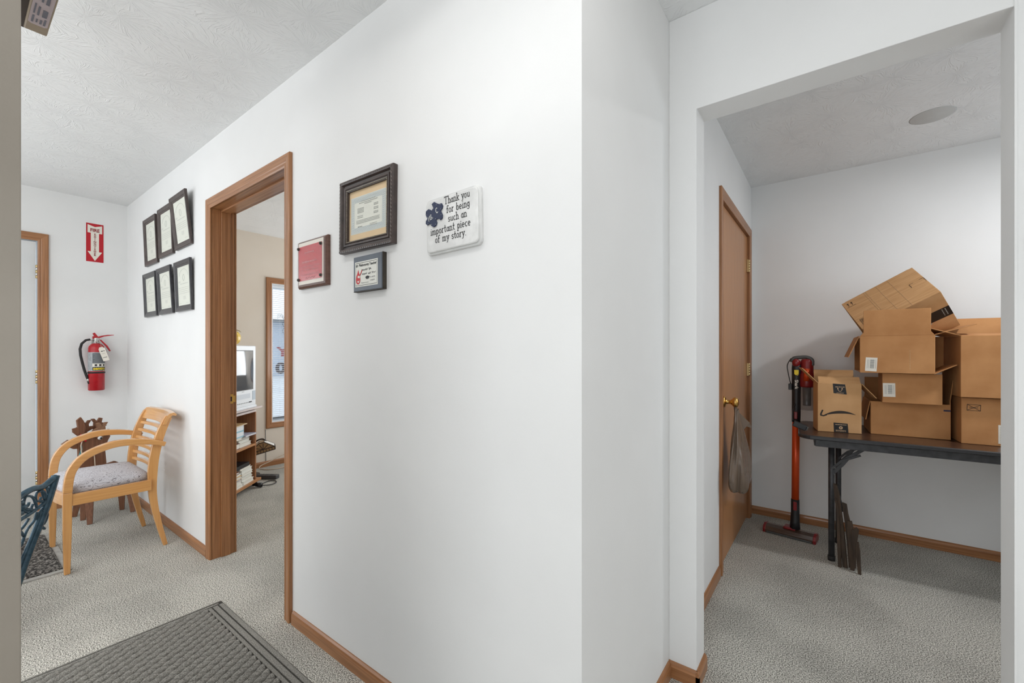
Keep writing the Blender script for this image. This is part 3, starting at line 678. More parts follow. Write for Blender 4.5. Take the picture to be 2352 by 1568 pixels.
q.m = 1; q.flat([(0.001 + 0.0035 * math.cos(t), 0.003 + 0.005 * math.sin(t)) for t in [i * PI / 5 for i in range(10)]], 0.0003, X); q.flat([(0.008 + 0.0032 * math.cos(t), 0.002 + 0.005 * math.sin(t)) for t in [i * PI / 5 for i in range(10)]], 0.0003, X)
q.flat([(-0.006, -0.009), (-0.002, -0.013), (0.004, -0.013), (0.009, -0.008), (0.006, -0.017), (0.0, -0.019), (-0.004, -0.016)], 0.0003, X)
put('red_drop_drawing', q, [nm('red_ink', (200, 44, 52), 0.6)[0], M['paper']], sm)
q = MB(); q.flat([(0.002 + 0.012 * math.cos(t) * (1 + 0.15 * math.sin(5 * t)), -0.0175 + 0.006 * math.sin(t)) for t in [i * PI / 9 for i in range(18)]], z); put('emblem', q, M['ink'], sm)

# white thank-you plaque with slab-serif lettering
wp = wall_thing('white_wooden_plaque', 'whitewashed wooden plaque with thank-you lettering and a navy puzzle piece', 'plaque', -0.9199, 1.600, 1.3, YM)
def rrect(w, h, r, n=5):
    P = []
    for cx, cy, a0 in ((w - r, h - r, 0), (-w + r, h - r, 90), (-w + r, -h + r, 180), (w - r, -h + r, 270)):
        P += [(cx + r * math.cos(R(a0 + 90 * i / n)), cy + r * math.sin(R(a0 + 90 * i / n))) for i in range(n + 1)]
    return P
o_ = rrect(0.115, 0.088, 0.018); i_ = rrect(0.108, 0.081, 0.014); i2 = rrect(0.105, 0.078, 0.013)
q = MB()
q.rings([[(x, y, 0) for x, y in o_], [(x, y, 0.008) for x, y in o_], [(x * 0.99, y * 0.99, 0.010) for x, y in o_], [(x, y, 0.010) for x, y in i_], [(x, y, 0.015) for x, y in i_], [(x, y, 0.0165) for x, y in i2]])
put('board', q, M['whitepaint'], wp)
# stroke font (quirky slab serif, drawn by hand)
def arc(cx, cy, rx, ry, a0, a1, n=10): return [(cx + rx * math.cos(R(a0 + (a1 - a0) * i / n)), cy + ry * math.sin(R(a0 + (a1 - a0) * i / n))) for i in range(n + 1)]
SER = 0.10
def ser(x, y, w=SER): return [(x - w, y), (x + w, y)]
G = {
 'T': (0.62, [[(0.31, 0), (0.31, 1.0)], [(0.0, 1.0), (0.62, 1.0)], [(0.0, 1.0), (0.0, 0.88)], [(0.62, 1.0), (0.62, 0.88)], ser(0.31, 0)]),
 'h': (0.44, [[(0.08, 0), (0.08, 1.0)], arc(0.23, 0.36, 0.15, 0.22, 170, 0) + [(0.38, 0)], ser(0.08, 0), ser(0.38, 0), [(-0.02, 1.0), (0.08, 1.0)]]),
 'a': (0.42, [arc(0.19, 0.27, 0.17, 0.27, 0, 360, 16), [(0.36, 0.58), (0.36, 0.0), (0.44, 0.0)]]),
 'n': (0.44, [[(0.08, 0), (0.08, 0.58), (-0.01, 0.58)], arc(0.23, 0.36, 0.15, 0.22, 170, 0) + [(0.38, 0)], ser(0.08, 0), ser(0.38, 0)]),
 'k': (0.42, [[(0.08, 0), (0.08, 1.0)], [(0.36, 0.56), (0.10, 0.24)], [(0.18, 0.34), (0.38, 0)], ser(0.08, 0), ser(0.38, 0, 0.07), ser(0.35, 0.56, 0.08), [(-0.02, 1.0), (0.08, 1.0)]]),
 'y': (0.42, [[(0.05, 0.58), (0.22, 0.08)], [(0.38, 0.58), (0.16, -0.26), (0.05, -0.30)], ser(0.05, 0.58, 0.08), ser(0.38, 0.58, 0.08)]),
 'o': (0.40, [arc(0.19, 0.28, 0.17, 0.29, 0, 360, 16)]),
 'u': (0.44, [[(0.0, 0.58), (0.07, 0.58), (0.07, 0.20)] + arc(0.21, 0.20, 0.14, 0.19, 180, 350)[1:], [(0.30, 0.58), (0.36, 0.58), (0.36, 0.0), (0.43, 0.0)]]),
 'f': (0.32, [[(0.12, 0), (0.12, 0.80)] + arc(0.24, 0.80, 0.12, 0.19, 180, 30), [(0.0, 0.56), (0.28, 0.56)], ser(0.12, 0)]),
 'r': (0.32, [[(0.08, 0), (0.08, 0.58), (0.0, 0.58)], arc(0.22, 0.36, 0.14, 0.21, 170, 50), ser(0.08, 0)]),
 'b': (0.42, [[(0.0, 1.0), (0.07, 1.0), (0.07, 0.0)], arc(0.22, 0.27, 0.16, 0.28, 0, 360, 16)]),
 'e': (0.40, [[(0.04, 0.29), (0.35, 0.29)] + arc(0.19, 0.28, 0.16, 0.29, 0, 315, 14)]),
 'i': (0.16, [[(0.0, 0.58), (0.07, 0.58), (0.07, 0.0)], ser(0.07, 0, 0.08), [(0.06, 0.80), (0.085, 0.84)]]),
 'g': (0.42, [arc(0.19, 0.30, 0.15, 0.26, 0, 360, 16), [(0.34, 0.58), (0.34, -0.16)] + arc(0.19, -0.16, 0.15, 0.15, 0, -160)]),
 's': (0.34, [arc(0.17, 0.43, 0.13, 0.14, 20, 270, 8) + arc(0.17, 0.145, 0.14, 0.145, 90, -160, 8)[1:]]),
 'c': (0.36, [arc(0.19, 0.28, 0.16, 0.29, 50, 315, 12)]),
 'm': (0.66, [[(0.07, 0), (0.07, 0.58), (0.0, 0.58)], arc(0.20, 0.38, 0.13, 0.20, 170, 0) + [(0.33, 0)], arc(0.46, 0.38, 0.13, 0.20, 170, 0) + [(0.59, 0)], ser(0.07, 0, 0.07), ser(0.33, 0, 0.06), ser(0.59, 0, 0.07)]),
 'p': (0.42, [[(0.0, 0.58), (0.07, 0.58), (0.07, -0.32)], arc(0.22, 0.29, 0.15, 0.28, 0, 360, 16), ser(0.07, -0.32, 0.08)]),
 't': (0.32, [[(0.13, 0.92), (0.13, 0.12)] + arc(0.23, 0.12, 0.10, 0.11, 180, 320, 6), [(0.0, 0.58), (0.29, 0.58)]]),
 '.': (0.16, [[(0.05, 0.02), (0.09, 0.05)]]),
 'M': (0.62, [[(0.06, 0), (0.10, 1.0), (0.31, 0.35), (0.52, 1.0), (0.56, 0)]]),
 'C': (0.56, [arc(0.30, 0.50, 0.26, 0.50, 50, 315, 14)]),
 'S': (0.44, [arc(0.22, 0.74, 0.18, 0.25, 20, 270, 8) + arc(0.22, 0.25, 0.19, 0.25, 90, -160, 8)[1:]]),
 ' ': (0.28, [])}
def strokes(q, txt, size, X, wt=0.085, sp=0.10):
    x = 0
    for ch in txt:
        w, st = G[ch]
        for s_ in st:
            P = [Vector(((x + a) * size, b * size)) for a, b in s_]; hw = wt * size / 2; L1 = []; R1 = []
            for i, p in enumerate(P):
                t = P[min(i + 1, len(P) - 1)] - P[max(i - 1, 0)]
                if t.length < 1e-9: t = Vector((1, 0))
                t.normalize(); n = Vector((-t.y, t.x))
                e = t * hw * 0.6 * (-1 if i == 0 else (1 if i == len(P) - 1 else 0))
                L1.append(p + n * hw + e); R1.append(p - n * hw + e)
            for i in range(len(P) - 1):
                q.add([(*R1[i], 0), (*R1[i + 1], 0), (*L1[i + 1], 0), (*L1[i], 0)], [(0, 1, 2, 3)], X)
        x += w + sp
    return x * size
def swidth(txt, size, sp=0.10): return sum(G[c_][0] + sp for c_ in txt) * size
q = MB()
for txt, x0, x1, y in (('Thank you', -0.0345, 0.0720, 0.0570), ('for being', -0.0255, 0.0715, 0.0287), ('such an', -0.0190, 0.0590, 0.0010), ('important piece', -0.0965, 0.0735, -0.0272), ('of my story.', -0.0765, 0.0560, -0.0540)):
    sz = 0.0218; strokes(q, txt, sz, T(x0, y, 0.0172) @ Matrix.Diagonal(((x1 - x0) / swidth(txt, sz), 1, 1, 1)), 0.095)
put('lettering', q, M['ink'], wp, loc=(0.008, 0, 0))
# puzzle piece
q = MB()
def puzzle(): return [(-0.0876, 0.0692), (-0.0763, 0.0738), (-0.0641, 0.0661), (-0.0541, 0.062), (-0.044, 0.0625), (-0.039, 0.0537), (-0.0415, 0.0459), (-0.0485, 0.0403), (-0.0408, 0.0259), (-0.041, 0.0161), (-0.0491, 0.0116), (-0.0591, 0.0171), (-0.0701, 0.0172), (-0.0655, 0.007), (-0.0706, -0.0019), (-0.0801, -0.0049), (-0.0904, 0.0015), (-0.0965, 0.01), (-0.1092, 0.0067), (-0.1163, 0.0131), (-0.1153, 0.0217), (-0.1087, 0.0276), (-0.1157, 0.0407), (-0.1146, 0.0521), (-0.1017, 0.0574), (-0.0872, 0.049), (-0.0808, 0.0562)]
XP = T(0, 0, 0.0165)
q.prism(puzzle(), 0, 0.004, XP); put('puzzle_piece', q, M['navy'], wp, bevel=0.001, loc=(0.008, 0, 0))
q = MB()
strokes(q, 'MS.', 0.0150, T(-0.1005, 0.0170, 0.0210) @ RZ(20), 0.12); strokes(q, 'C', 0.0160, T(-0.0665, 0.0350, 0.0210) @ RZ(14), 0.13)
rnd = random.Random(11); pz = puzzle()
for k in range(0, len(pz), 2):
    a = pz[k]; q.flat([(-0.077 + (a[0] + 0.077) * 0.86 + 0.0008 * math.cos(t), 0.034 + (a[1] - 0.034) * 0.87 + 0.0008 * math.sin(t)) for t in [i * PI / 3 for i in range(6)]], 0.0043, XP)
put('white_lettering', q, M['paper'], wp)

# ------------------------------------------------------------------ left wall: sign and extinguisher
fs = thing('fire_extinguisher_sign', 'red and white fire extinguisher arrow sign high on the wall beside the white door', 'sign', (XL, 0.7355, 2.090))
XF = frameM((XL, 0.7355, 2.090), (0, 1, 0), (0, 0, 1))
q = MB(); q.box(-0.051, 0.051, -0.154, 0.154, 0, 0.002, XF); put('panel', q, M['signred'], fs, world=True)
q = MB(); q.flat([(-0.043, 0.143), (0, 0.128), (0.043, 0.143), (0.043, 0.078), (0.024, 0.078), (0.024, -0.072), (0.043, -0.072), (0, -0.146), (-0.043, -0.072), (-0.024, -0.072), (-0.024, 0.078), (-0.043, 0.078)], 0.0028, XF)
put('arrow', q, M['label'], fs, world=True)
q = MB(); q.text('FIRE', 0.037, XF @ T(0, 0.088, 0.0036), 'CENTER', bold=0.0011, sx=0.84)
for i, ch in enumerate('EXTINGUISHER'): q.text(ch, 0.0180, XF @ T(0, 0.062 - i * 0.0153, 0.0036), 'CENTER', bold=0.0006, sx=1.1)
put('lettering', q, M['signdark'], fs, world=True)

fe = thing('fire_extinguisher', 'red fire extinguisher with a silver label and black hose hanging on the wall', 'fire extinguisher', (XL, 0.735, 0.895))
EY = 0.735; EX = XL + 0.062; rr = 0.049
q = MB(); q.smooth = True
q.lathe([(0.001, 0.905), (rr - 0.006, 0.900), (rr, 0.905), (rr, 1.235), (rr - 0.004, 1.252), (rr - 0.016, 1.268), (0.020, 1.276), (0.001, 1.277)], 32, T(EX, EY, 0))
put('cylinder', q, M['red'], fe, world=True)
q = MB(); q.smooth = True
def band(q, z0, z1, a0, a1, r, n=14):
    rs = [[(EX + r * math.cos(R(a0 + (a1 - a0) * i / n)), EY + r * math.sin(R(a0 + (a1 - a0) * i / n)), z) for i in range(n + 1)] for z in (z0, z1)]
    q.rings(rs, closed=False, caps=False)
band(q, 1.055, 1.205, -110, 100, rr + 0.0006, 24); lab_ = put('silver_label', q, M['silver'], fe, world=True)
q = MB(); band(q, 1.118, 1.198, -36, 70, rr + 0.001); put('instruction_print', q, M['labelgrey'], fe, world=True)
q = MB()
for k in range(7): band(q, 1.125 + k * 0.0105, 1.1262 + k * 0.0105, -30 + (k % 3) * 5, 55, rr + 0.0013)
put('instruction_lines', q, M['silver'], fe, world=True)
q = MB(); band(q, 1.090, 1.114, -36, 70, rr + 0.001); put('pictogram_strip', q, M['label'], fe, world=True)
q = MB()
for a in (-20, 10, 40): band(q, 1.094, 1.110, a, a + 16, rr + 0.0013, 4)
put('pictogram', q, M['ink'], fe, world=True)
q = MB(); band(q, 1.060, 1.087, -36, 70, rr + 0.001); put('name_strip', q, M['black'], fe, world=True)
q = MB(); t_ = MB(); t_.text('sentry', 0.030, I4, 'CENTER', bold=0.0012, sx=1.0)
for v in t_.v:
    a = (v.x / rr) + R(14); v.z = 1.066 + v.y; v.x = EX + (rr + 0.0016) * math.cos(a); v.y = EY + (rr + 0.0016) * math.sin(a)
# order fix: y was consumed before z for each vertex
q.v = t_.v; q.f = t_.f; q.fm = t_.fm; q.sm = t_.sm
put('yellow_lettering', q, M['yellow'], fe, world=True)
q = MB(); q.smooth = True; q.lathe([(rr + 0.0005, 1.036), (rr + 0.003, 1.037), (rr + 0.003, 1.048), (rr + 0.0005, 1.049)], 32, T(EX, EY, 0)); put('clamp_band', q, M['rubber'], fe, world=True)
q = MB(); q.smooth = True
q.lathe([(0.017, 1.274), (0.019, 1.282), (0.015, 1.286), (0.015, 1.300), (0.018, 1.304), (0.018, 1.318), (0.010, 1.322)], 18, T(EX, EY, 0))
q.cyl((EX, EY - 0.012, 1.303), (EX, EY - 0.042, 1.305), 0.006, 10); q.cyl((EX + 0.014, EY - 0.004, 1.293), (EX + 0.026, EY - 0.004, 1.293), 0.012, 16)
put('valve', q, M['chrome'], fe, world=True)
q = MB(); X = frameM((EX, 0, 0), (0, 1, 0), (0, 0, 1))
q.prism([(0.712, 1.312), (0.740, 1.314), (0.752, 1.318), (0.780, 1.332), (0.838, 1.343), (0.839, 1.347), (0.800, 1.346), (0.765, 1.338), (0.744, 1.330), (0.724, 1.362), (0.712, 1.354), (0.722, 1.334), (0.711, 1.332)], -0.009, 0.009, X)
put('handle', q, M['red'], fe, world=True, bevel=0.0015)
q = MB(); q.prism([(0.752, 1.306), (0.762, 1.306), (0.800, 1.258), (0.820, 1.216), (0.812, 1.212), (0.790, 1.252)], -0.007, 0.007, X); put('lever', q, M['red'], fe, world=True, bevel=0.0015)
q = MB(); q.smooth = True
hp = [(EX, EY - 0.036, 1.306), (EX, EY - 0.060, 1.300), (EX, EY - 0.084, 1.272), (EX, EY - 0.093, 1.230), (EX, EY - 0.090, 1.180), (EX, EY - 0.080, 1.120), (EX, EY - 0.068, 1.060), (EX + 0.004, EY - 0.058, 1.020), (EX + 0.008, EY - 0.050, 0.990)]
q.tube(hp, 0.0085, 12); put('hose', q, M['rubber'], fe, world=True)
q = MB(); q.smooth = True; q.tube([(EX + 0.008, EY - 0.051, 0.994), (EX + 0.011, EY - 0.047, 0.974)], 0.0098, 12); put('nozzle_collar', q, M['chrome'], fe, world=True)
q = MB(); q.smooth = True; q.tube([(EX + 0.011, EY - 0.047, 0.974), (EX + 0.014, EY - 0.043, 0.955)], [0.009, 0.0075], 12); put('nozzle', q, M['rubber'], fe, world=True)
q = MB(); q.box(XL, XL + 0.016, EY - 0.02, EY + 0.02, 0.95, 1.30); put('wall_bracket', q, M['chrome'], fe, world=True)
et = thing('inspection_tag', 'white inspection tag tied to the neck of the fire extinguisher', 'tag', (EX + 0.052, EY + 0.035, 1.19))
X = frameM((EX + 0.052, EY + 0.035, 1.19), (0.15, 1, 0), (0, 0, 1)) @ RZ(17)
q = MB(); q.box(-0.019, 0.019, -0.055, 0.050, 0, 0.001, X); q.box(-0.012, 0.012, 0.050, 0.058, 0, 0.001, X); put('card', q, M['label'], et, world=True)
q = MB(); printlines(q, X, -0.010, 0.012, [0.022], 0.006, 3, 0.0015); printlines(q, X, -0.012, 0.010, [0.008, 0.002], 0.001, 5, 0.0015); q.text('3/2025', 0.010, X @ T(-0.015, -0.030, 0.0015), 'LEFT', bold=0.0002); put('print', q, M['ink'], et, world=True)
q = MB(); q.tube([(EX, EY + 0.012, 1.300), (EX + 0.035, EY + 0.02, 1.275), (EX + 0.053, EY + 0.019, 1.246)], 0.001, 5); put('string', q, M['string'], et, world=True)

# ------------------------------------------------------------------ arm chair
ch = thing('armchair', 'beech wooden armchair with curved arms and patterned grey seat beside the wall', 'chair', (-3.585, 0.62, 0))
def yz(x, pts): return [Vector((x, y, z)) for y, z in pts]
CW = 0.258
def crv(pts, n=5):
    out = []; P = [Vector(p) for p in pts]
    for i in range(len(P) - 1):
        p0 = P[max(i - 1, 0)]; p1 = P[i]; p2 = P[i + 1]; p3 = P[min(i + 2, len(P) - 1)]
        for k in range(n):
            t = k / n; out.append(0.5 * ((2 * p1) + (p2 - p0) * t + (2 * p0 - 5 * p1 + 4 * p2 - p3) * t * t + (3 * p1 - p0 - 3 * p2 + p3) * t ** 3))
    out.append(P[-1]); return out
for sx in (-1, 1):
    x = sx * CW
    # front leg continues up into the curved arm: one bent piece, leg part and arm part
    q = MB(); q.sweep(yz(x, [(-0.218, 0), (-0.2175, 0.22), (-0.2165, 0.44)]), [0.024, 0.034, 0.038], 0.030, (1, 0, 0)); put('front_leg', q, M['beechZ'], ch, bevel=0.003)
    q = MB(); P = crv(yz(x, [(-0.2165, 0.44), (-0.211, 0.508), (-0.197, 0.563), (-0.159, 0.617), (-0.100, 0.652), (-0.022, 0.6735), (0.060, 0.672), (0.140, 0.658), (0.208, 0.634)]), 5)
    q.sweep(P, [0.038] * (len(P) - 12) + [0.036 - 0.0008 * i for i in range(12)], 0.034, (1, 0, 0)); put('arm', q, M['beechY'], ch, bevel=0.004)
    q = MB(); P = crv(yz(x - sx * 0.020, [(0.2145, 0.0), (0.180, 0.15), (0.155, 0.30), (0.150, 0.43), (0.160, 0.56), (0.185, 0.68), (0.215, 0.765), (0.232, 0.800)]), 4)
    n_ = len(P); q.sweep(P, [0.022 + 0.026 * min(1, i / (n_ * 0.45)) - 0.014 * max(0, i / n_ - 0.6) / 0.4 for i in range(n_)], 0.024, (1, 0, 0)); put('rear_leg', q, M['beechZ'], ch, bevel=0.003)
    q = MB(); q.box(x - 0.011, x + 0.011, -0.200, 0.140, 0.366, 0.428); put('side_rail', q, M['beechY'], ch, bevel=0.002)
q = MB(); P = [(-CW + 0.012 + (2 * CW - 0.024) * i / 10, -0.218 - 0.030 * math.sin(PI * i / 10), 0.398) for i in range(11)]
q.sweep(P, 0.020, 0.062, (0, 0, 1)); put('front_rail', q, M['beechX'], ch, bevel=0.002)
q = MB(); q.box(-CW + 0.03, CW - 0.03, 0.138, 0.160, 0.37, 0.428); put('back_rail', q, M['beechX'], ch, bevel=0.002)
# seat cushion, domed
q = MB(); q.smooth = True; rs = []
def seat_ring(s_, z):
    out = []
    for (x, y) in [(-0.243, -0.19), (-0.20, -0.222), (-0.1, -0.236), (0, -0.24), (0.1, -0.236), (0.20, -0.222), (0.243, -0.19), (0.243, -0.06), (0.238, 0.06), (0.228, 0.125), (0.20, 0.138), (0.1, 0.140), (0, 0.140), (-0.1, 0.140), (-0.20, 0.138), (-0.228, 0.125), (-0.238, 0.06), (-0.243, -0.06)]:
        out.append((x * s_, (y + 0.05) * s_ - 0.05, z))
    return out
q.rings([seat_ring(0.97, 0.424), seat_ring(1.0, 0.430), seat_ring(1.0, 0.452), seat_ring(0.985, 0.463), seat_ring(0.93, 0.471), seat_ring(0.75, 0.480), seat_ring(0.4, 0.486), seat_ring(0.01, 0.487)])
put('seat_cushion', q, M['upholstery'], ch)
# back: crest and curved slats
def backpt(x, z, dy=0.0):
    zs = [(0.43, 0.150), (0.56, 0.160), (0.68, 0.185), (0.765, 0.215), (0.81, 0.240)]
    y = zs[-1][1]
    for (a, ya), (b, yb_) in zip(zs, zs[1:]):
        if z <= b: y = ya + (yb_ - ya) * (z - a) / (b - a); break
    return Vector((x, y + 0.025 * (1 - (x / 0.238) ** 2) + dy, z))
def bslat(name, z0, z1, m='beechX', th=0.009):
    q = MB(); xs = [-0.226 + 0.452 * i / 12 for i in range(13)]
    rs = [[backpt(x, z0, -th), backpt(x, z1, -th), backpt(x, z1, th), backpt(x, z0, th)] for x in xs]
    q.rings(rs); put(name, q, M[m], ch, bevel=0.002)
q = MB(); xs = [-0.258 + 0.516 * i / 14 for i in range(15)]
rs = []
for x in xs:
    P0 = []
    for z_, dy in ((0.752, -0.012), (0.780, -0.016), (0.806, -0.014), (0.820, 0.000), (0.824, 0.022), (0.812, 0.036), (0.802, 0.032), (0.806, 0.014), (0.790, 0.004), (0.752, 0.008)):
        P0.append(backpt(x * 0.95, min(z_, 0.80), dy) + Vector((x * 0.05, 0, z_ - min(z_, 0.80))))
    rs.append(P0)
q.smooth = False; q.rings(rs); put('crest_rail', q, M['beechX'], ch, bevel=0.002)
for z0 in (0.715, 0.668, 0.620, 0.572, 0.524, 0.478): bslat('back_slat', z0, z0 + 0.018)

# ------------------------------------------------------------------ wooden reindeer behind the chair
rd = thing('wooden_reindeer', 'brown plywood reindeer with antlers and a red bow behind the armchair', 'wooden reindeer', (-4.28, 0.70, 0))
XA = T(-4.28, 0.70, 0) @ RZ(22)   # local: x right across the front, y back, faces -Y ... turned to the camera
def cut(name, poly, X, t, m, parent, edge=True, bevel=0.001):
    q = MB(); q.prism(poly, -t / 2, t / 2, X); return put(name, q, m, parent, world=True, bevel=bevel)
XFc = frameM((-4.26, 0.64, 0), (-0.32, 1, 0), (0, 0, 1))     # plane facing +X: u along +Y, v up
cut('neck_board', [(-0.085, 0.22), (0.085, 0.22), (0.080, 0.40), (0.072, 0.50), (0.090, 0.555), (0.105, 0.585), (0.085, 0.612), (0.03, 0.625), (-0.055, 0.622), (-0.075, 0.60), (-0.078, 0.52), (-0.075, 0.40)], XFc, 0.022, M['deerZ'], rd)
cut('body_board', [(-0.09, 0.17), (0.22, 0.17), (0.225, 0.26), (0.20, 0.35), (0.15, 0.385), (0.09, 0.375), (0.0, 0.36), (-0.09, 0.32)], XFc @ T(0, 0, -0.030), 0.022, M['deerY'], rd)
cut('ear', [(-0.070, 0.565), (-0.130, 0.60), (-0.165, 0.575), (-0.10, 0.530), (-0.070, 0.525)], XFc @ T(0, 0, -0.006), 0.014, M['deerY'], rd)
cut('ear', [(0.070, 0.60), (0.10, 0.635), (0.118, 0.618), (0.090, 0.585)], XFc @ T(0, 0, 0.014), 0.012, M['deerY'], rd)
ant = [(-0.010, 0.0), (0.014, 0.0), (0.020, 0.03), (0.048, 0.045), (0.052, 0.062), (0.030, 0.060), (0.028, 0.085), (0.044, 0.112), (0.026, 0.112), (0.010, 0.090), (-0.004, 0.116), (-0.022, 0.110), (-0.016, 0.080), (-0.038, 0.070), (-0.046, 0.050), (-0.020, 0.044), (-0.014, 0.020)]
cut('antler', [(a * 1.05, b * 1.05) for a, b in ant], XFc @ T(0.035, 0.575, 0.022), 0.016, M['deer_edge'], rd)
cut('antler', ant, XFc @ T(-0.040, 0.605, -0.018), 0.016, M['deerZ'], rd)
cut('antler', [(-a, b) for a, b in ant], XFc @ T(0.052, 0.610, -0.028), 0.016, M['deerZ'], rd)
cut('antler', [(-0.02, 0), (0.012, 0), (0.022, 0.05), (0.012, 0.10), (-0.004, 0.13), (-0.026, 0.11), (-0.020, 0.06), (-0.048, 0.055), (-0.046, 0.03)], XFc @ T(-0.062, 0.618, 0.004), 0.016, M['deerZ'], rd)
q = MB(); q.smooth = True; q.ball((0, 0, 0), 0.014, 14, XFc @ T(0.030, 0.585, 0.034), (1, 0.9, 0.5)); put('eye', q, M['white'], rd, world=True, label='white googly eye')
q = MB(); q.smooth = True; q.ball((0, 0, 0), 0.008, 12, XFc @ T(0.034, 0.583, 0.040), (1, 1, 0.4)); put('pupil', q, M['black'], rd, world=True)
q = MB(); q.smooth = True
for a in range(6): q.ball((0, 0, 0), 0.016, 8, XFc @ T(-0.058, 0.600, 0.020) @ RZ(a * 60) @ T(0.014, 0, 0), (1.3, 0.5, 0.4))
put('bow', q, M['redribbon'], rd, world=True, label='red bow')
q = MB(); q.add([(-0.066, 0.55, 0.020), (-0.078, 0.50, 0.022), (-0.112, 0.40, 0.022), (-0.092, 0.40, 0.018), (-0.062, 0.52, 0.018)], [(0, 1, 2, 3, 4)], XFc); put('ribbon', q, M['tealribbon'], rd, world=True, solid=0.002)
q = MB(); q.smooth = True; q.tube([XFc @ Vector(p) for p in ((-0.062, 0.59, 0.020), (-0.074, 0.55, 0.026), (-0.070, 0.50, 0.026), (-0.060, 0.46, 0.022), (0.0, 0.50, 0.02), (0.006, 0.44, 0.02), (0.008, 0.38, 0.022), (0.0, 0.33, 0.022))], 0.0035, 6); put('cord', q, M['string'], rd, world=True)
for (y0, x0, y1, x1) in ((0.58, -4.22, 0.615, -4.160), (0.575, -4.31, 0.60, -4.30), (0.565, -4.36, 0.575, -4.44), (0.775, -4.34, 0.82, -4.350), (0.81, -4.30, 0.858, -4.226)):
    q = MB(); a = Vector((x0 - 0.02, y0 + 0.03, 0.27)); b = Vector((x1, y1, 0.0)); q.sweep([a, a * 0.5 + b * 0.5 + Vector((0, 0.006, 0)), b], [0.055, 0.042, 0.026], 0.018, (0.6, -0.2, 0.1)); put('leg', q, M['deerZ'], rd, world=True, bevel=0.001)

# ------------------------------------------------------------------ cast iron bench end at the far left
be = thing('cast_iron_bench', 'dark teal cast-iron garden bench end with scrollwork left of the armchair', 'bench', (-3.05, 0.33, 0))
e = Vector((0.73, -0.683, 0)).normalized()
XB = frameM((-3.058, 0.331, 0), tuple(e), (0, 0, 1))
def bt(name, pts, r, n=8, flat_=None):
    q = MB(); q.smooth = True; P = [XB @ Vector((a, b, 0)) for a, b in pts]; q.tube(crv(P, 4), r, n); put(name, q, M['teal'], be, world=True)
bt('top_rail', [(0.0, 0.592), (0.03, 0.580), (0.07, 0.565), (0.12, 0.570), (0.17, 0.560), (0.24, 0.53), (0.34, 0.52), (0.46, 0.54)], 0.0135)
bt('leg', [(0.0, 0.598), (0.02, 0.545), (0.05, 0.47), (0.10, 0.37), (0.15, 0.27), (0.21, 0.14), (0.285, 0.0)], 0.0165)
bt('leg', [(0.075, 0.45), (0.12, 0.36), (0.17, 0.27), (0.25, 0.15), (0.34, 0.10)], 0.008)
bt('leg', [(0.46, 0.54), (0.47, 0.35), (0.50, 0.18), (0.56, 0.0)], 0.0125)
bt('cross_bar', [(0.035, 0.500), (0.08, 0.478), (0.13, 0.462), (0.20, 0.447), (0.33, 0.43), (0.47, 0.40)], 0.008)
for pts in ([(0.05, 0.49), (0.065, 0.54), (0.10, 0.545), (0.105, 0.51), (0.085, 0.505), (0.08, 0.52)], [(0.06, 0.50), (0.075, 0.555), (0.05, 0.555), (0.04, 0.52)],
            [(0.10, 0.475), (0.12, 0.53), (0.155, 0.545), (0.165, 0.51), (0.145, 0.50), (0.14, 0.515)], [(0.12, 0.50), (0.14, 0.47), (0.17, 0.49), (0.19, 0.53), (0.22, 0.52)],
            [(0.055, 0.455), (0.045, 0.42), (0.065, 0.385), (0.085, 0.40), (0.08, 0.43), (0.065, 0.43)], [(0.10, 0.455), (0.115, 0.42), (0.15, 0.39), (0.18, 0.33), (0.20, 0.33)],
            [(0.14, 0.44), (0.17, 0.41), (0.20, 0.40)], [(0.165, 0.37), (0.185, 0.40), (0.20, 0.37), (0.185, 0.35)], [(0.07, 0.46), (0.095, 0.44), (0.09, 0.40), (0.06, 0.36)]):
    bt('scroll', pts, 0.0056, 6)
q = MB(); q.smooth = True
for (a, b, rr_) in ((0.165, 0.500, 0.016), (0.180, 0.478, 0.014), (0.150, 0.483, 0.012), (0.178, 0.525, 0.014), (0.130, 0.475, 0.010), (0.052, 0.492, 0.010), (0.075, 0.497, 0.009)):
    q.ball((0, 0, 0), rr_, 8, XB @ T(a, b, 0), (1.3, 0.8, 0.6))
put('cast_leaf', q, M['teal'], be, world=True)
nrm = Vector((-0.683, -0.73, 0))
for k in range(6):
    q = MB(); p = XB @ Vector((0.20 + k * 0.05, 0.33, 0)); q.sweep([p + nrm * 0.0, p + nrm * 1.1], 0.040, 0.016, (0, 0, 1)); put('seat_slat', q, M['cartX'], be, world=True, bevel=0.002)
q = MB(); q.smooth = True
for pts in ([(0.0, 0.598), (0.05, 0.47), (0.15, 0.27), (0.285, 0.0)], [(0.0, 0.592), (0.12, 0.570), (0.24, 0.53), (0.46, 0.54), (0.50, 0.18), (0.56, 0)]):
    q.tube([XB @ Vector((a, b, 0)) + nrm * 1.1 for a, b in pts], 0.0125, 8)
put('far_end_frame', q, M['teal'], be, world=True)

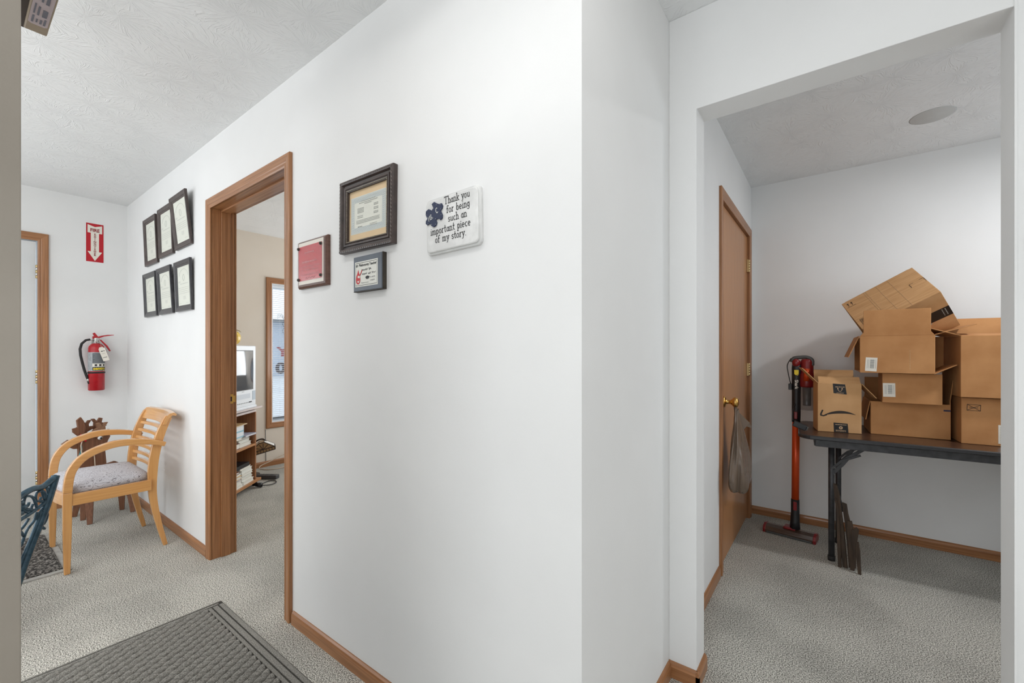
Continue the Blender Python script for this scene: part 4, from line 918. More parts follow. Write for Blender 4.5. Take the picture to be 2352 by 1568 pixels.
# ------------------------------------------------------------------ mats
fm_ = thing('dark_doormat', 'dark speckled doormat with a pale rubber edge under the bench and chair leg', 'mat', (-3.75, 0.0, 0))
q = MB(); q.box(-4.13, -3.40, -0.45, 0.395, 0.002, 0.014); put('coil_pile', q, M['darkmat'], fm_, world=True, bevel=0.003)
q = MB(); q.box(-4.16, -4.13, -0.48, 0.425, 0, 0.008); q.box(-3.40, -3.365, -0.48, 0.425, 0, 0.008); q.box(-4.13, -3.40, 0.395, 0.425, 0, 0.008); q.box(-4.13, -3.40, -0.48, -0.45, 0, 0.008)
put('border', q, M['matedge'], fm_, world=True)
bm_ = thing('ribbed_floor_mat', 'large grey floor mat with raised lozenge pattern in front of the office doorway', 'mat', (-1.75, 0.3, 0))
MX0, MX1, MY0, MY1 = -2.365, -0.90, -0.45, 0.805
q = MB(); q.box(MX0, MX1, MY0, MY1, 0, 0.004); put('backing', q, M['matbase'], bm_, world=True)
q = MB()
for k, (a, b) in enumerate(((0.004, 0.012), (0.018, 0.030))):
    q.box(MX0 + a, MX0 + b, MY0 + a, MY1 - a, 0.004, 0.0085)
for (a, b) in ((0.003, 0.020), (0.026, 0.046), (0.052, 0.066)):
    q.box(MX0 + 0.035, MX1 - 0.01, MY1 - b, MY1 - a, 0.004, 0.0075)
put('border_rib', q, M['mat'], bm_, world=True, bevel=0.0015)
q = MB(); q.smooth = True
lw, ll = 0.0385, 0.0700
shape = [(0.0, -0.5), (-0.20, -0.36), (-0.37, -0.18), (-0.44, 0.0), (-0.38, 0.17), (-0.20, 0.36), (0.0, 0.5), (0.20, 0.36), (0.37, 0.18), (0.44, 0.0), (0.38, -0.17), (0.20, -0.36)]
ix0, ix1, iy0, iy1 = MX0 + 0.034, MX1 - 0.02, MY0 + 0.03, MY1 - 0.072
for i in range(int((ix1 - ix0) / (lw / 2)) + 2):
    for j in range(int((iy1 - iy0) / ll) + 2):
        cx = ix0 + i * lw / 2; cy = iy0 + j * ll + (i % 2) * ll / 2
        ring = lambda f, z: [(min(max(cx + a * f * 0.0350, ix0), ix1), min(max(cy + b * f * 0.0630, iy0), iy1), z) for a, b in shape]
        r0 = ring(1.0, 0.0041)
        if max(p[0] for p in r0) - min(p[0] for p in r0) < 0.008 or max(p[1] for p in r0) - min(p[1] for p in r0) < 0.015: continue
        q.rings([r0, ring(0.88, 0.0095), ring(0.60, 0.0140), ring(0.1, 0.0155)], caps=False)
lz = put('lozenge_relief', q, M['mat'], bm_, world=True); lz['kind'] = 'stuff'

# ------------------------------------------------------------------ office: cart with television
A42 = 42.0
ct_loc = (-4.18, 1.73, 0)
XC = T(*ct_loc) @ RZ(A42)          # local x: out of the front, local y: along the front to the far end
ct = thing('media_cart', 'oak laminate shelf cart carrying the television in the office', 'cart', ct_loc, (0, 0, R(A42)))
CWD, CD = 0.57, 0.34
def cb(name, x0, x1, y0, y1, z0, z1, m='cartY', bevel=0.001, parent=ct, mats=None):
    q = MB(); q.box(x0, x1, y0, y1, z0, z1); return put(name, q, mats or M[m], parent, bevel=bevel)
# local y from -CWD .. 0 (0 = right hand side seen from the camera); x from -CD .. 0
cb('bottom_shelf', -CD, 0.012, -CWD - 0.008, 0.008, 0.045, 0.065, 'mdoorY')
cb('shelf', -CD, -0.002, -CWD + 0.016, -0.066, 0.372, 0.390, 'mdoorY')
cb('side_panel', -CD, -0.004, -0.066, -0.050, 0.065, 0.672, 'cartZ'); cb('side_panel', -CD, -0.004, -CWD, -CWD + 0.016, 0.065, 0.672, 'cartZ')
cb('back_panel', -CD, -CD + 0.008, -CWD + 0.016, -0.066, 0.065, 0.672, 'cartZ')
pinkw = mat_noise('pale_laminate', (206, 192, 188), (216, 204, 200), 0.35, ns=5)
cb('top_shelf', -CD, -0.004, -CWD, -0.050, 0.672, 0.690, 'cartY', mats=pinkw); cb('top_board', -CD - 0.01, 0.016, -CWD - 0.02, 0.018, 0.702, 0.716, 'cartY', mats=pinkw)
cb('swivel_disc', -0.28, -0.06, -CWD + 0.16, -0.18, 0.690, 0.702, mats=M['black'])
for x, y in ((-0.03, -0.03), (-0.30, -0.03), (-0.03, -0.54), (-0.30, -0.54)):
    q = MB(); q.smooth = True; q.cyl((x, y - 0.01, 0.022), (x, y + 0.01, 0.022), 0.022, 14); q.box(x - 0.01, x + 0.01, y - 0.012, y + 0.012, 0.022, 0.045); put('caster', q, M['black'], ct)

tv = thing('television', 'white tube television with built-in tape player standing on the office cart', 'television', ct_loc, (0, 0, R(A42)))
TY0, TY1 = -0.585, -0.064
q = MB(); q.box(-0.10, 0, TY0, TY1, 0.735, 1.262)
tb = put('cabinet', q, M['white'], tv, bevel=0.008)
q = MB(); q.rings([[(-0.10, TY0 + 0.02, 0.745), (-0.10, TY1 - 0.02, 0.745), (-0.10, TY1 - 0.02, 1.245), (-0.10, TY0 + 0.02, 1.245)], [(-0.33, TY0 + 0.12, 0.78), (-0.33, TY1 - 0.12, 0.78), (-0.33, TY1 - 0.12, 1.15), (-0.33, TY0 + 0.12, 1.15)]]); put('rear_housing', q, M['white'], tv, bevel=0.006)
q = MB(); q.box(-0.20, 0.004, TY0 + 0.01, TY1 + 0.006, 0.7165, 0.737); put('plinth', q, M['white'], tv, bevel=0.004)
# screen: recessed dark surround and bulging glass
SY0, SY1, SZ0, SZ1 = TY0 + 0.055, TY1 - 0.055, 0.885, 1.215
q = MB(); q.box(-0.002, 0.0015, SY0 - 0.006, SY1 + 0.006, SZ0 - 0.006, SZ1 + 0.006); put('screen_surround', q, M['darkgrey'], tv)
q = MB(); q.smooth = True; n = 10; vs = []; fs_ = []
for i in range(n + 1):
    for j in range(n + 1):
        u = -1 + 2 * i / n; v = -1 + 2 * j / n
        vs.append((0.002 + 0.020 * (1 - u * u * 0.8) * (1 - v * v * 0.8) , (SY0 + SY1) / 2 + u * (SY1 - SY0) / 2 * (1 - 0.03 * v * v), (SZ0 + SZ1) / 2 + v * (SZ1 - SZ0) / 2 * (1 - 0.02 * u * u)))
for i in range(n):
    for j in range(n): fs_.append((i * (n + 1) + j, (i + 1) * (n + 1) + j, (i + 1) * (n + 1) + j + 1, i * (n + 1) + j + 1))
q.add(vs, fs_); put('screen', q, M['screen'], tv)
q = MB(); q.box(-0.001, 0.0015, TY0 + 0.15, TY1 - 0.10, 0.808, 0.848); put('tape_slot', q, nm('light_grey_plastic', (206, 212, 220), 0.4)[0], tv, bevel=0.0008)
q = MB(); q.box(-0.001, 0.002, TY1 - 0.062, TY1 - 0.012, 0.785, 0.865); put('speaker_grille', q, nm('grey_blue_grille', (184, 196, 206), 0.6)[0], tv)
q = MB()
for k in range(7): q.box(-0.001, 0.003, TY1 - 0.30 + k * 0.026, TY1 - 0.288 + k * 0.026, 0.768, 0.774)
put('control_button', q, M['greyink'], tv)
q = MB()
for k in range(3): q.cyl((-0.001, TY1 - 0.115 + k * 0.017, 0.772), (0.003, TY1 - 0.115 + k * 0.017, 0.772), 0.0055, 10)
put('av_socket', q, M['black'], tv)
q = MB(); q.flat([(TY1 - 0.215 - 0.02, 0), (TY1 - 0.215 + 0.02, 0), (TY1 - 0.215 + 0.02, 0.006), (TY1 - 0.215 - 0.02, 0.006)], 0.0008, frameM((0, 0, 0.866), (0, 1, 0), (0, 0, 1))); put('badge', q, M['silver'], tv)

pk_ = thing('ceramic_pumpkin', 'yellow ribbed pumpkin with dry leaves on top of the television', 'pumpkin', tuple(XC @ Vector((-0.05, -0.362, 1.263))))
q = MB(); q.smooth = True; n = 48; rs = []
for i in range(13):
    f = PI * i / 12; r0 = 0.068 * math.sin(f) ** 0.8 if 0 < i < 12 else 0.002; z_ = 0.062 - 0.062 * math.cos(f)
    rs.append([(r0 * (1 - 0.13 * abs(math.cos(4 * 2 * PI * j / n))) * math.cos(2 * PI * j / n), r0 * (1 - 0.13 * abs(math.cos(4 * 2 * PI * j / n))) * math.sin(2 * PI * j / n), z_) for j in range(n)])
q.rings(rs); put('body', q, M['yellowpumpkin'], pk_)
q = MB(); q.smooth = True; q.tube([(0, 0, 0.118), (0.004, 0, 0.130), (0.012, 0.004, 0.138)], [0.008, 0.006, 0.007], 8); put('stem', q, M['leaf'], pk_)
for a, l, d in ((20, 0.055, -0.010), (75, 0.070, -0.016), (130, 0.06, 0.0), (230, 0.06, -0.005), (300, 0.055, 0.004)):
    q = MB(); X = T(0, 0, 0.124) @ RZ(a); q.add([(0, 0, 0), (l * 0.4, -0.014, 0.006), (l * 0.8, -0.008, -0.002), (l, 0, d), (l * 0.8, 0.010, -0.004), (l * 0.4, 0.014, 0.004)], [(0, 1, 5), (1, 2, 4, 5), (2, 3, 4)], X); put('leaf', q, M['leaf'], pk_, solid=0.002)

# things on the shelves of the cart (local coordinates of the cart, placed as things of their own)
def onshelf(name, label, cat, x0, x1, y0, y1, z0, z1, cover, pages=None, group=None, spine='x', rz=0):
    cx, cy = (x0 + x1) / 2, (y0 + y1) / 2
    o = thing(name, label, cat, tuple(XC @ Vector((cx, cy, z0))), (0, 0, R(A42 + rz)), group)
    hx, hy, h = (x1 - x0) / 2, (y1 - y0) / 2, z1 - z0
    if pages:
        t = min(0.003, h * 0.2)
        q = MB(); q.box(-hx + 0.003, hx - 0.004, -hy + 0.004, hy - 0.004, t, h - t); put('pages', q, pages, o)
        q = MB(); q.box(-hx, hx, -hy, hy, 0, t); q.box(-hx, hx, -hy, hy, h - t, h)
        if spine == 'x': q.box(-hx, -hx + 0.003, -hy, hy, t, h - t)
        elif spine == 'f': q.box(hx - 0.003, hx, -hy, hy, t, h - t)
        else: q.box(-hx, hx, -hy, -hy + 0.003, t, h - t)
        put('cover', q, cover, o)
    else:
        q = MB(); q.box(-hx, hx, -hy, hy, 0, h); put('body', q, cover, o, bevel=0.001)
    return o
Pp = M['paper']; z0 = 0.0651
rb = [(0.018, M['paper']), (0.016, M['label']), (0.020, M['paper']), (0.016, M['label']), (0.020, M['paper']), (0.012, M['paper'])]
zz = z0
names = ['white book at the bottom of the right stack on the lowest cart shelf', 'white book second from bottom in the right stack on the lowest cart shelf', 'white book third from bottom in the right stack on the lowest cart shelf', 'white book fourth from bottom in the right stack on the lowest cart shelf', 'white book fifth from bottom in the right stack on the lowest cart shelf', 'thin white booklet just below the black binder on the lowest cart shelf']
for k, (h, m) in enumerate([(0.030, 'paper'), (0.022, 'label'), (0.026, 'paper'), (0.020, 'label'), (0.030, 'paper'), (0.016, 'label')]):
    onshelf('book', names[k], 'book', -0.20 - 0.005 * (k % 2), -0.010 - 0.006 * (k % 3), -0.255 - 0.004 * k, -0.078 - 0.012 * (k % 2) - 0.004 * k, zz, zz + h, M[m], Pp, 'white books stacked on the lowest cart shelf', 'x', rz=(-1) ** k * 1.0); zz += h + 0.0005
onshelf('ring_binder', 'black binder lying on top of the white books on the lowest cart shelf', 'binder', -0.25, -0.02, -0.40, -0.135, zz, zz + 0.032, M['black'], Pp, None, 'f', rz=0)
zz = z0
for k, (h, m, lb) in enumerate([(0.026, 'paper', 'thick white paperback at the bottom left of the lowest cart shelf'), (0.030, 'label', 'cream magazine second from bottom on the left of the lowest cart shelf'), (0.018, 'lilac', 'lilac booklet in the left stack on the lowest cart shelf'), (0.026, 'tanpaper', 'tan catalogue in the left stack on the lowest cart shelf'), (0.014, 'paper', 'thin white booklet in the left stack on the lowest cart shelf'), (0.018, 'brownbook', 'brown book on top of the left stack on the lowest cart shelf')]):
    onshelf('magazine', lb, 'book', -0.24, -0.004 - 0.007 * (k % 3), -0.50, -0.262 - 0.012 * (k % 2) - 0.005 * k, zz, zz + h, M[m], Pp, 'magazines stacked on the lowest cart shelf', 'x', rz=(-1) ** k * 1.5); zz += h + 0.0005
z1 = 0.3901
zz = z1
for k, (h, m, lb) in enumerate([(0.030, 'paper', 'white book at the bottom right of the middle cart shelf'), (0.026, 'label', 'white book in the middle of the right stack on the middle cart shelf'), (0.030, 'paper', 'white book on top of the right stack on the middle cart shelf')]):
    onshelf('book', lb, 'book', -0.23, -0.030 - 0.008 * k, -0.27, -0.082 - 0.010 * (k % 2), zz, zz + h, M[m], Pp, 'white books on the middle cart shelf', 'x'); zz += h + 0.0005
onshelf('booklet', 'lilac booklets jutting out to the right over the middle cart shelf', 'booklet', -0.20, 0.012, -0.245, -0.078, zz, zz + 0.014, M['lilac'], Pp, None, 'x', rz=-2)
zz = z1
onshelf('book', 'small red and yellow book pile end at the left of the middle cart shelf', 'book', -0.20, -0.02, -0.36, -0.285, zz, zz + 0.045, M['brownbook'], Pp, None, 'x'); zz += 0.0455
onshelf('book', 'white book under the printed box on the middle cart shelf', 'book', -0.22, -0.012, -0.48, -0.375, z1, z1 + 0.075, M['label'], Pp, None, 'x')
bx = thing('tissue_box', 'white and blue printed box standing on books on the middle cart shelf', 'box', tuple(XC @ Vector((-0.11, -0.345, z1 + 0.0915))), (0, 0, R(A42)))
q = MB(); q.box(-0.10, 0.10, -0.10, 0.10, 0, 0.105); put('carton', q, M['white'], bx, bevel=0.001)
q = MB(); q.box(0.1001, 0.1012, -0.098, 0.098, 0.004, 0.014); q.box(0.1001, 0.1012, -0.098, 0.098, 0.050, 0.062); put('blue_band', q, M['sky_print'], bx)
q = MB()
for k in range(9): q.box(0.1012, 0.1018, 0.088, 0.094, 0.012 + k * 0.010, 0.016 + k * 0.010)
put('dot', q, M['blueink'], bx)
bpy.data.objects['book'].get('x')
onshelf('book', 'white flat book directly beneath the printed box on the middle cart shelf', 'book', -0.22, -0.012, -0.44, -0.270, z1 + 0.0755, z1 + 0.091, M['label'], Pp, None, 'x')
onshelf('folder', 'manila folder lying on the printed box on the middle cart shelf', 'folder', -0.20, 0.006, -0.44, -0.215, z1 + 0.1968, z1 + 0.204, M['tanpaper'], Pp, None, 'x', rz=2)

# stained glass floor lamp behind the cart
lp = thing('stained_glass_lamp', 'floor lamp with a gabled stained-glass shade in dark leading behind the cart', 'lamp', (-4.56, 1.80, 0))
q = MB(); q.smooth = True; q.lathe([(0.001, 0), (0.085, 0), (0.085, 0.010), (0.03, 0.018), (0.010, 0.022), (0.001, 0.023)], 24, T(-4.56, 1.80, 0)); put('base', q, M['leading'], lp, world=True)
q = MB(); q.smooth = True; q.tube(crv([(-4.56, 1.80, 0.02), (-4.56, 1.80, 0.20), (-4.56, 1.81, 0.27), (-4.55, 1.86, 0.33), (-4.53, 1.91, 0.34), (-4.52, 1.94, 0.30)], 4), 0.008, 10); put('pole', q, M['leading'], lp, world=True)
# shade: gable roof tilted, ridge roughly towards +X (to the viewer); gable end faces the viewer
XSH = T(-4.50, 1.905, 0.225) @ RZ(-24) @ RX(14)
W_, L2, Hh, Sk = 0.100, 0.060, 0.068, 0.030
pA = [(-W_, Sk), (-W_ * 0.62, Sk + Hh * 0.62), (-0.02, Sk + Hh), (0.025, Sk + Hh), (W_, Sk)]
def shp(a, b, x): return XSH @ Vector((x, a, b))
q = MB(); q.m = 0
q.add([shp(a, b, L2) for a, b in pA] + [shp(-W_, 0, L2), shp(W_, 0, L2)], [(0, 4, 3, 2, 1), (5, 6, 4, 0)])
q.add([shp(a, b, -L2) for a, b in pA] + [shp(-W_, 0, -L2), shp(W_, 0, -L2)], [(0, 1, 2, 3, 4), (5, 0, 4, 6)])
q.add([shp(-W_, Sk, L2), shp(-W_ * 0.62, Sk + Hh * 0.62, L2), shp(-0.02, Sk + Hh, L2), shp(0.025, Sk + Hh, L2), shp(-W_, Sk, -L2), shp(-W_ * 0.62, Sk + Hh * 0.62, -L2), shp(-0.02, Sk + Hh, -L2), shp(0.025, Sk + Hh, -L2)], [(0, 1, 5, 4), (1, 2, 6, 5), (2, 3, 7, 6)])
q.add([shp(-W_, 0, L2), shp(-W_, 0, -L2), shp(-W_, Sk, -L2), shp(-W_, Sk, L2)], [(0, 1, 2, 3)])
put('amber_glass', q, M['amber'], lp, world=True, solid=0.003)
q = MB(); q.add([shp(0.025, Sk + Hh, L2), shp(W_, Sk, L2), shp(W_, Sk, -L2), shp(0.025, Sk + Hh, -L2)], [(0, 1, 2, 3)])
q.add([shp(W_, 0, L2), shp(W_, 0, -L2), shp(W_, Sk, -L2), shp(W_, Sk, L2)], [(0, 1, 2, 3)]); put('glass_reflection', q, M['cream'], lp, world=True, solid=0.003, label='glass panel painted white for its reflection')
q = MB()
def ld(p, s_, r=0.004): q.tube([p, s_], r, 5)
for xx in (L2 + 0.003, -L2 - 0.003):
    for (a, b), (c1, d1_) in zip(pA, pA[1:]): ld(shp(a, b, xx), shp(c1, d1_, xx))
    ld(shp(-W_, 0, xx), shp(W_, 0, xx)); ld(shp(-W_, Sk, xx), shp(W_, Sk, xx)); ld(shp(-W_, 0, xx), shp(-W_, Sk, xx)); ld(shp(W_, 0, xx), shp(W_, Sk, xx))
    for t in (-W_ * 0.95, -0.055, -0.02, 0.015, 0.050):
        ld(shp(0.0, Sk, xx), shp(t * 1.0, Sk + max(0, Hh * (1 - abs(t) / W_) * 0.98), xx), 0.003)
    for k in range(7): ld(shp(-W_ + (k + 1) * 0.025, 0, xx), shp(-W_ + (k + 1) * 0.025, Sk, xx), 0.0026)
for a, b in pA + [(W_, 0), (-W_, 0)]: ld(shp(a, b, L2 + 0.003), shp(a, b, -L2 - 0.003), 0.003)
for k in range(5): ld(shp(W_ + 0.002, 0, -L2 + (k + 1) * 0.020), shp(W_ + 0.002, Sk, -L2 + (k + 1) * 0.020), 0.0022)
put('leading', q, M['leading'], lp, world=True)

# small things on the office floor
ps = thing('power_strip', 'dark grey power strip on the office carpet beside the cart', 'power strip', (-4.30, 1.86, 0), (0, 0, R(35)))
q = MB(); q.box(-0.13, 0.09, -0.030, 0.030, 0, 0.038); put('housing', q, nm('dark_grey_plastic', (72, 72, 74), 0.5)[0], ps, bevel=0.006)
for k in range(4):
    q = MB(); q.box(-0.115 + k * 0.045, -0.088 + k * 0.045, -0.012, 0.012, 0.038, 0.0395); put('socket', q, M['black'], ps)
pl = thing('power_plug', 'black plug with a loop of cord on the carpet under the cart edge', 'plug', (-4.09, 1.69, 0))
q = MB(); q.smooth = True; q.tube([(-4.12, 1.675, 0.022), (-4.07, 1.70, 0.022)], [0.016, 0.021], 10); put('plug_body', q, M['black'], pl, world=True)
q = MB(); q.smooth = True; q.tube(crv([(-4.07, 1.70, 0.02), (-4.06, 1.76, 0.010), (-4.09, 1.83, 0.006), (-4.16, 1.86, 0.006), (-4.20, 1.82, 0.006), (-4.17, 1.76, 0.006)], 5), 0.004, 8); put('cord', q, M['black'], pl, world=True)
cbz = thing('cable', 'pale cable looping off the office baseboard under the window', 'cable', (-4.70, 2.1, 0))
q = MB(); q.smooth = True
q.tube(crv([(-4.74, 2.42, 0.02), (-4.742, 2.33, 0.075), (-4.735, 2.25, 0.105), (-4.735, 2.17, 0.095), (-4.735, 2.06, 0.055), (-4.73, 1.97, 0.030), (-4.70, 1.95, 0.008), (-4.62, 1.99, 0.005), (-4.58, 2.06, 0.005), (-4.60, 2.18, 0.005), (-4.68, 2.34, 0.005)], 6), 0.0045, 8); put('cord', q, M['string'], cbz, world=True)
cdr = tag(put('wall_cord', (lambda q: q.tube([(XL + 0.004, 2.035, 0.39), (XL + 0.004, 2.04, 0.06)], 0.0025, 6))(MB()), M['labelgrey']), 'thin cord running down the office wall below the window corner', 'cord')

# ------------------------------------------------------------------ closet: folding table
TA = 3.0; TZ = 0.737
tt = thing('folding_table', 'dark folding table with black metal legs carrying the cardboard boxes', 'table', (-0.150, 2.918, 0), (0, 0, R(TA)))
TL, TD = 1.24, 0.60
q = MB(); P = []
for cx, cy, a0 in ((TL - 0.07, TD - 0.07, 0), (0.07, TD - 0.07, 90), (0.07, 0.07, 180), (TL - 0.07, 0.07, 270)):
    P += [(cx + 0.07 * math.cos(R(a0 + 15 * i)), cy + 0.07 * math.sin(R(a0 + 15 * i))) for i in range(7)]
q.prism(P, TZ - 0.018, TZ); put('tabletop', q, M['tabletop'], tt, bevel=0.002)
q = MB(); rs = []
Pm = [(TL / 2 + (x - TL / 2) * 1.0, TD / 2 + (y - TD / 2) * 1.0) for x, y in P]
for x, y in Pm + [Pm[0]]:
    d = Vector((x - TL / 2, y - TD / 2)); dn = Vector((1 if x > TL - 0.051 else (-1 if x < 0.051 else 0), 1 if y > TD - 0.051 else (-1 if y < 0.051 else 0)))
    cx = min(max(x, 0.07), TL - 0.07); cy = min(max(y, 0.07), TD - 0.07); n = Vector((x - cx, y - cy)).normalized()
    rs.append([(x, y, TZ + 0.001), (x + n.x * 0.006, y + n.y * 0.006, TZ - 0.003), (x + n.x * 0.006, y + n.y * 0.006, TZ - 0.017), (x, y, TZ - 0.021), (x - n.x * 0.004, y - n.y * 0.004, TZ - 0.019), (x - n.x * 0.004, y - n.y * 0.004, TZ + 0.001)])
q.rings(rs, caps=False); put('edge_moulding', q, nm('black_edge_moulding', (46, 46, 48), 0.35)[0], tt)
q = MB(); q.box(0.075, TL - 0.07, 0.03, 0.048, TZ - 0.062, TZ - 0.018); q.box(0.07, TL - 0.07, TD - 0.048, TD - 0.03, TZ - 0.062, TZ - 0.018); q.box(0.07, 0.088, 0.048, TD - 0.048, TZ - 0.062, TZ - 0.018); q.box(TL - 0.088, TL - 0.07, 0.048, TD - 0.048, TZ - 0.062, TZ - 0.018)
put('apron', q, M['tablemetal'], tt, bevel=0.002)
for lx, sg in ((0.155, 1), (TL - 0.155, -1)):
    for ly in (0.165, TD - 0.130):
        lx = (0.155 if sg > 0 else TL - 0.155) + (0.05 if ly > 0.3 else 0)
        q = MB(); q.smooth = True; q.tube([(lx, ly, TZ - 0.02), (lx, ly, 0.02)], 0.0155, 14); put('leg', q, M['tablemetal'], tt)
        q = MB(); q.smooth = True; q.tube([(lx, ly, 0.0), (lx, ly, 0.026)], 0.0185, 14); put('rubber_foot', q, M['rubber'], tt)
        q = MB(); q.sweep([(lx, ly - 0.010, 0.50), (lx + sg * 0.05, ly - 0.012, 0.565), (lx + sg * 0.075, ly - 0.012, 0.605)], 0.018, 0.005, (0, 1, 0)); put('lower_brace', q, M['tablemetal'], tt)
        q = MB(); q.sweep([(lx + sg * 0.060, ly - 0.016, 0.595), (lx + sg * 0.11, ly - 0.016, 0.635), (lx + sg * 0.20, ly - 0.016, TZ - 0.025)], 0.018, 0.005, (0, 1, 0)); put('upper_brace', q, M['tablemetal'], tt)
        q = MB(); q.sweep([(lx, ly - 0.016, 0.535), (lx + sg * 0.045, ly - 0.020, 0.585), (lx + sg * 0.13, ly - 0.020, 0.628)], 0.012, 0.004, (0, 1, 0)); put('brace_lock', q, M['tablemetal'], tt)
    q = MB(); q.smooth = True; q.tube([(lx, 0.165, 0.30), (lx, TD - 0.130, 0.30)], 0.010, 10); put('cross_bar', q, M['tablemetal'], tt)

# black hook straps hanging at the leg and plywood cut-outs leaning on it
hs = thing('folded_wooden_cutout', 'shade-darkened plywood cut-out figure folded flat and leaning on the front table leg', 'wooden cutout', (0.06, 3.06, 0))
XW = frameM((0.015, 3.05, 0), (1, -0.30, 0), (0, 0, 1)) @ Matrix.Diagonal((0.66, 1, 1, 1))
cut('board', [(-0.012, 0.46), (0.012, 0.45), (0.030, 0.40), (0.060, 0.22), (0.075, 0.10), (0.085, 0.0), (0.055, 0.0), (0.040, 0.10), (0.020, 0.24), (0.0, 0.36)], XW @ T(0, 0, 0.006), 0.014, M['shadeply'], hs)
cut('board', [(0.040, 0.355), (0.070, 0.350), (0.080, 0.30), (0.094, 0.26), (0.100, 0.15), (0.115, 0.0), (0.088, 0.0), (0.075, 0.14), (0.060, 0.24)], XW @ T(0, 0, -0.016), 0.014, M['shadeply'], hs)
cut('board', [(0.085, 0.265), (0.115, 0.27), (0.125, 0.235), (0.120, 0.18), (0.135, 0.0), (0.108, 0.0), (0.098, 0.12), (0.088, 0.20)], XW @ T(0, 0, 0.008), 0.014, M['shadeply'], hs)
cut('board', [(0.120, 0.225), (0.150, 0.245), (0.168, 0.235), (0.160, 0.185), (0.150, 0.12), (0.148, 0.02), (0.130, 0.02), (0.130, 0.12)], XW @ T(0, 0, 0.020), 0.014, M['shadeply'], hs)
cut('board', [(0.158, 0.17), (0.172, 0.175), (0.182, 0.13), (0.186, 0.05), (0.190, 0.0), (0.170, 0.0), (0.162, 0.06), (0.156, 0.12)], XW @ T(0, 0, 0.034), 0.012, M['shadeply'], hs)
cut('board', [(0.015, 0.38), (0.030, 0.33), (0.045, 0.16), (0.052, 0.0), (0.030, 0.0), (0.022, 0.16)], XW @ T(0, 0, 0.024), 0.012, M['shadeply'], hs)

# ------------------------------------------------------------------ cardboard boxes
TH = 0.004
def carton(name, label, P0, ang, w, d, h, flaps, mkey='cardboard', rot=None, bottom=True, left=True, right=True, group=None):
    """open carton: local x along the front (w), y back (d), z up. flaps: (edge, length, angle from upright outward, inset)"""
    o = thing(name, label, 'box', P0, rot or (0, 0, R(ang)), group)
    q = MB(); q.m = 0
    q.box(0, w, 0, TH, 0, h); q.box(0, w, d - TH, d, 0, h)
    if left: q.box(0, TH, TH, d - TH, 0, h)
    if right: q.box(w - TH, w, TH, d - TH, 0, h)
    if bottom: q.box(TH, w - TH, TH, d - TH, 0, TH)
    put('carton_walls', q, M[mkey], o, bevel=0.0012, seg=1)
    for (edge, ln, an, ins) in flaps:
        L_ = w if edge[0] in 'FB' else d
        z0_ = h if edge[-1] != 'b' else 0
        q = MB(); pl_ = [(0.001, 0), (L_ - 0.001, 0), (L_ - ins, min(0.02, ln * 0.2)), (L_ - ins, ln), (ins, ln), (ins, min(0.02, ln * 0.2))]
        base = {'F': frameM((0, 0, z0_), (1, 0, 0), (0, 0, 1)), 'B': frameM((w, d, z0_), (-1, 0, 0), (0, 0, 1)), 'L': frameM((0, d, z0_), (0, -1, 0), (0, 0, 1)), 'R': frameM((w, 0, z0_), (0, 1, 0), (0, 0, 1))}[edge[0]]
        # local z of base points outward; rotate about local x so that 0 = upright, 90 = outward
        q.prism(pl_, -TH, 0, base @ RX(an)); put('flap', q, M[mkey], o, bevel=0.0008, seg=1)
    return o
def decal(o, name, polys, X, mat):
    q = MB()
    for p, z in polys: q.flat(p, z, X)
    return put(name, q, mat, o)
def rect(x0, y0, x1, y1): return [(x0, y0), (x1, y0), (x1, y1), (x0, y1)]
FX = frameM((0, 0, 0), (1, 0, 0), (0, 0, 1)) # front-face frame: local x right, y up, z out (-Y)
TZ1 = TZ + 0.0012
# 1 small box with the curved arrow
b1 = carton('cardboard_box', 'small open cardboard box with a curved arrow and black tape at the left table end', (-0.069, 3.110, TZ1), 10, 0.206, 0.155, 0.284, [('F', 0.050, -38, 0.004), ('B', 0.075, 12, 0.004), ('L', 0.115, 42, 0.006), ('R', 0.105, 140, 0.006)], 'cardboard2')
sm_pts = [(-0.062 + 0.124 * i / 14) for i in range(15)]
up = [(x, 0.019 * (1 - ((x - 0.008) / 0.066) ** 2)) for x in sm_pts]
lo = [(x, 0.019 * (1 - ((x - 0.008) / 0.066) ** 2) - 0.0105 * math.sin(PI * (i + 0.6) / 15)) for i, x in enumerate(sm_pts)]
q = MB(); XS1 = FX @ T(0.102, 0.098, 0.0006) @ Matrix.Diagonal((1.24, 1.5, 1, 1))
for i in range(14): q.flat([lo[i], lo[i + 1], up[i + 1], up[i]], 0, XS1)
q.flat([(-0.074, 0.002), (-0.066, 0.020), (-0.060, 0.019), (-0.067, 0.002)], 0, XS1); q.flat([(-0.074, 0.002), (-0.072, -0.004), (-0.060, -0.006), (-0.046, -0.001), (-0.048, 0.003), (-0.062, -0.001), (-0.068, 0.002)], 0, XS1)
put('arrow_print', q, M['printblack'], b1)
q = MB(); q.flat([(0.072, 0.284), (0.130, 0.280), (0.138, 0.222), (0.076, 0.228)], 0.0007, FX); q.flat([(0.078, 0.001), (0.146, 0.001), (0.142, 0.054), (0.076, 0.056)], 0.0007, FX); put('black_tape', q, M['tapeblack'], b1)
q = MB(); XT1 = FX @ T(0.106, 0.245, 0.0012)
q.tube([XT1 @ Vector((0.009 * math.cos(R(a)), 0.006 + 0.012 * math.sin(R(a)), 0)) for a in range(180, 361, 20)], 0.0012, 4); q.ball((-0.010, 0.010, 0), 0.004, 8, XT1, (0.8, 1.2, 0.2)); q.ball((0.010, 0.010, 0), 0.004, 8, XT1, (0.8, 1.2, 0.2))
printlines(q, XT1, -0.022, 0.024, [0.018], 0.0035, 6, 0.0003); printlines(q, XT1, -0.016, 0.018, [-0.016], 0.0022, 8, 0.0003)
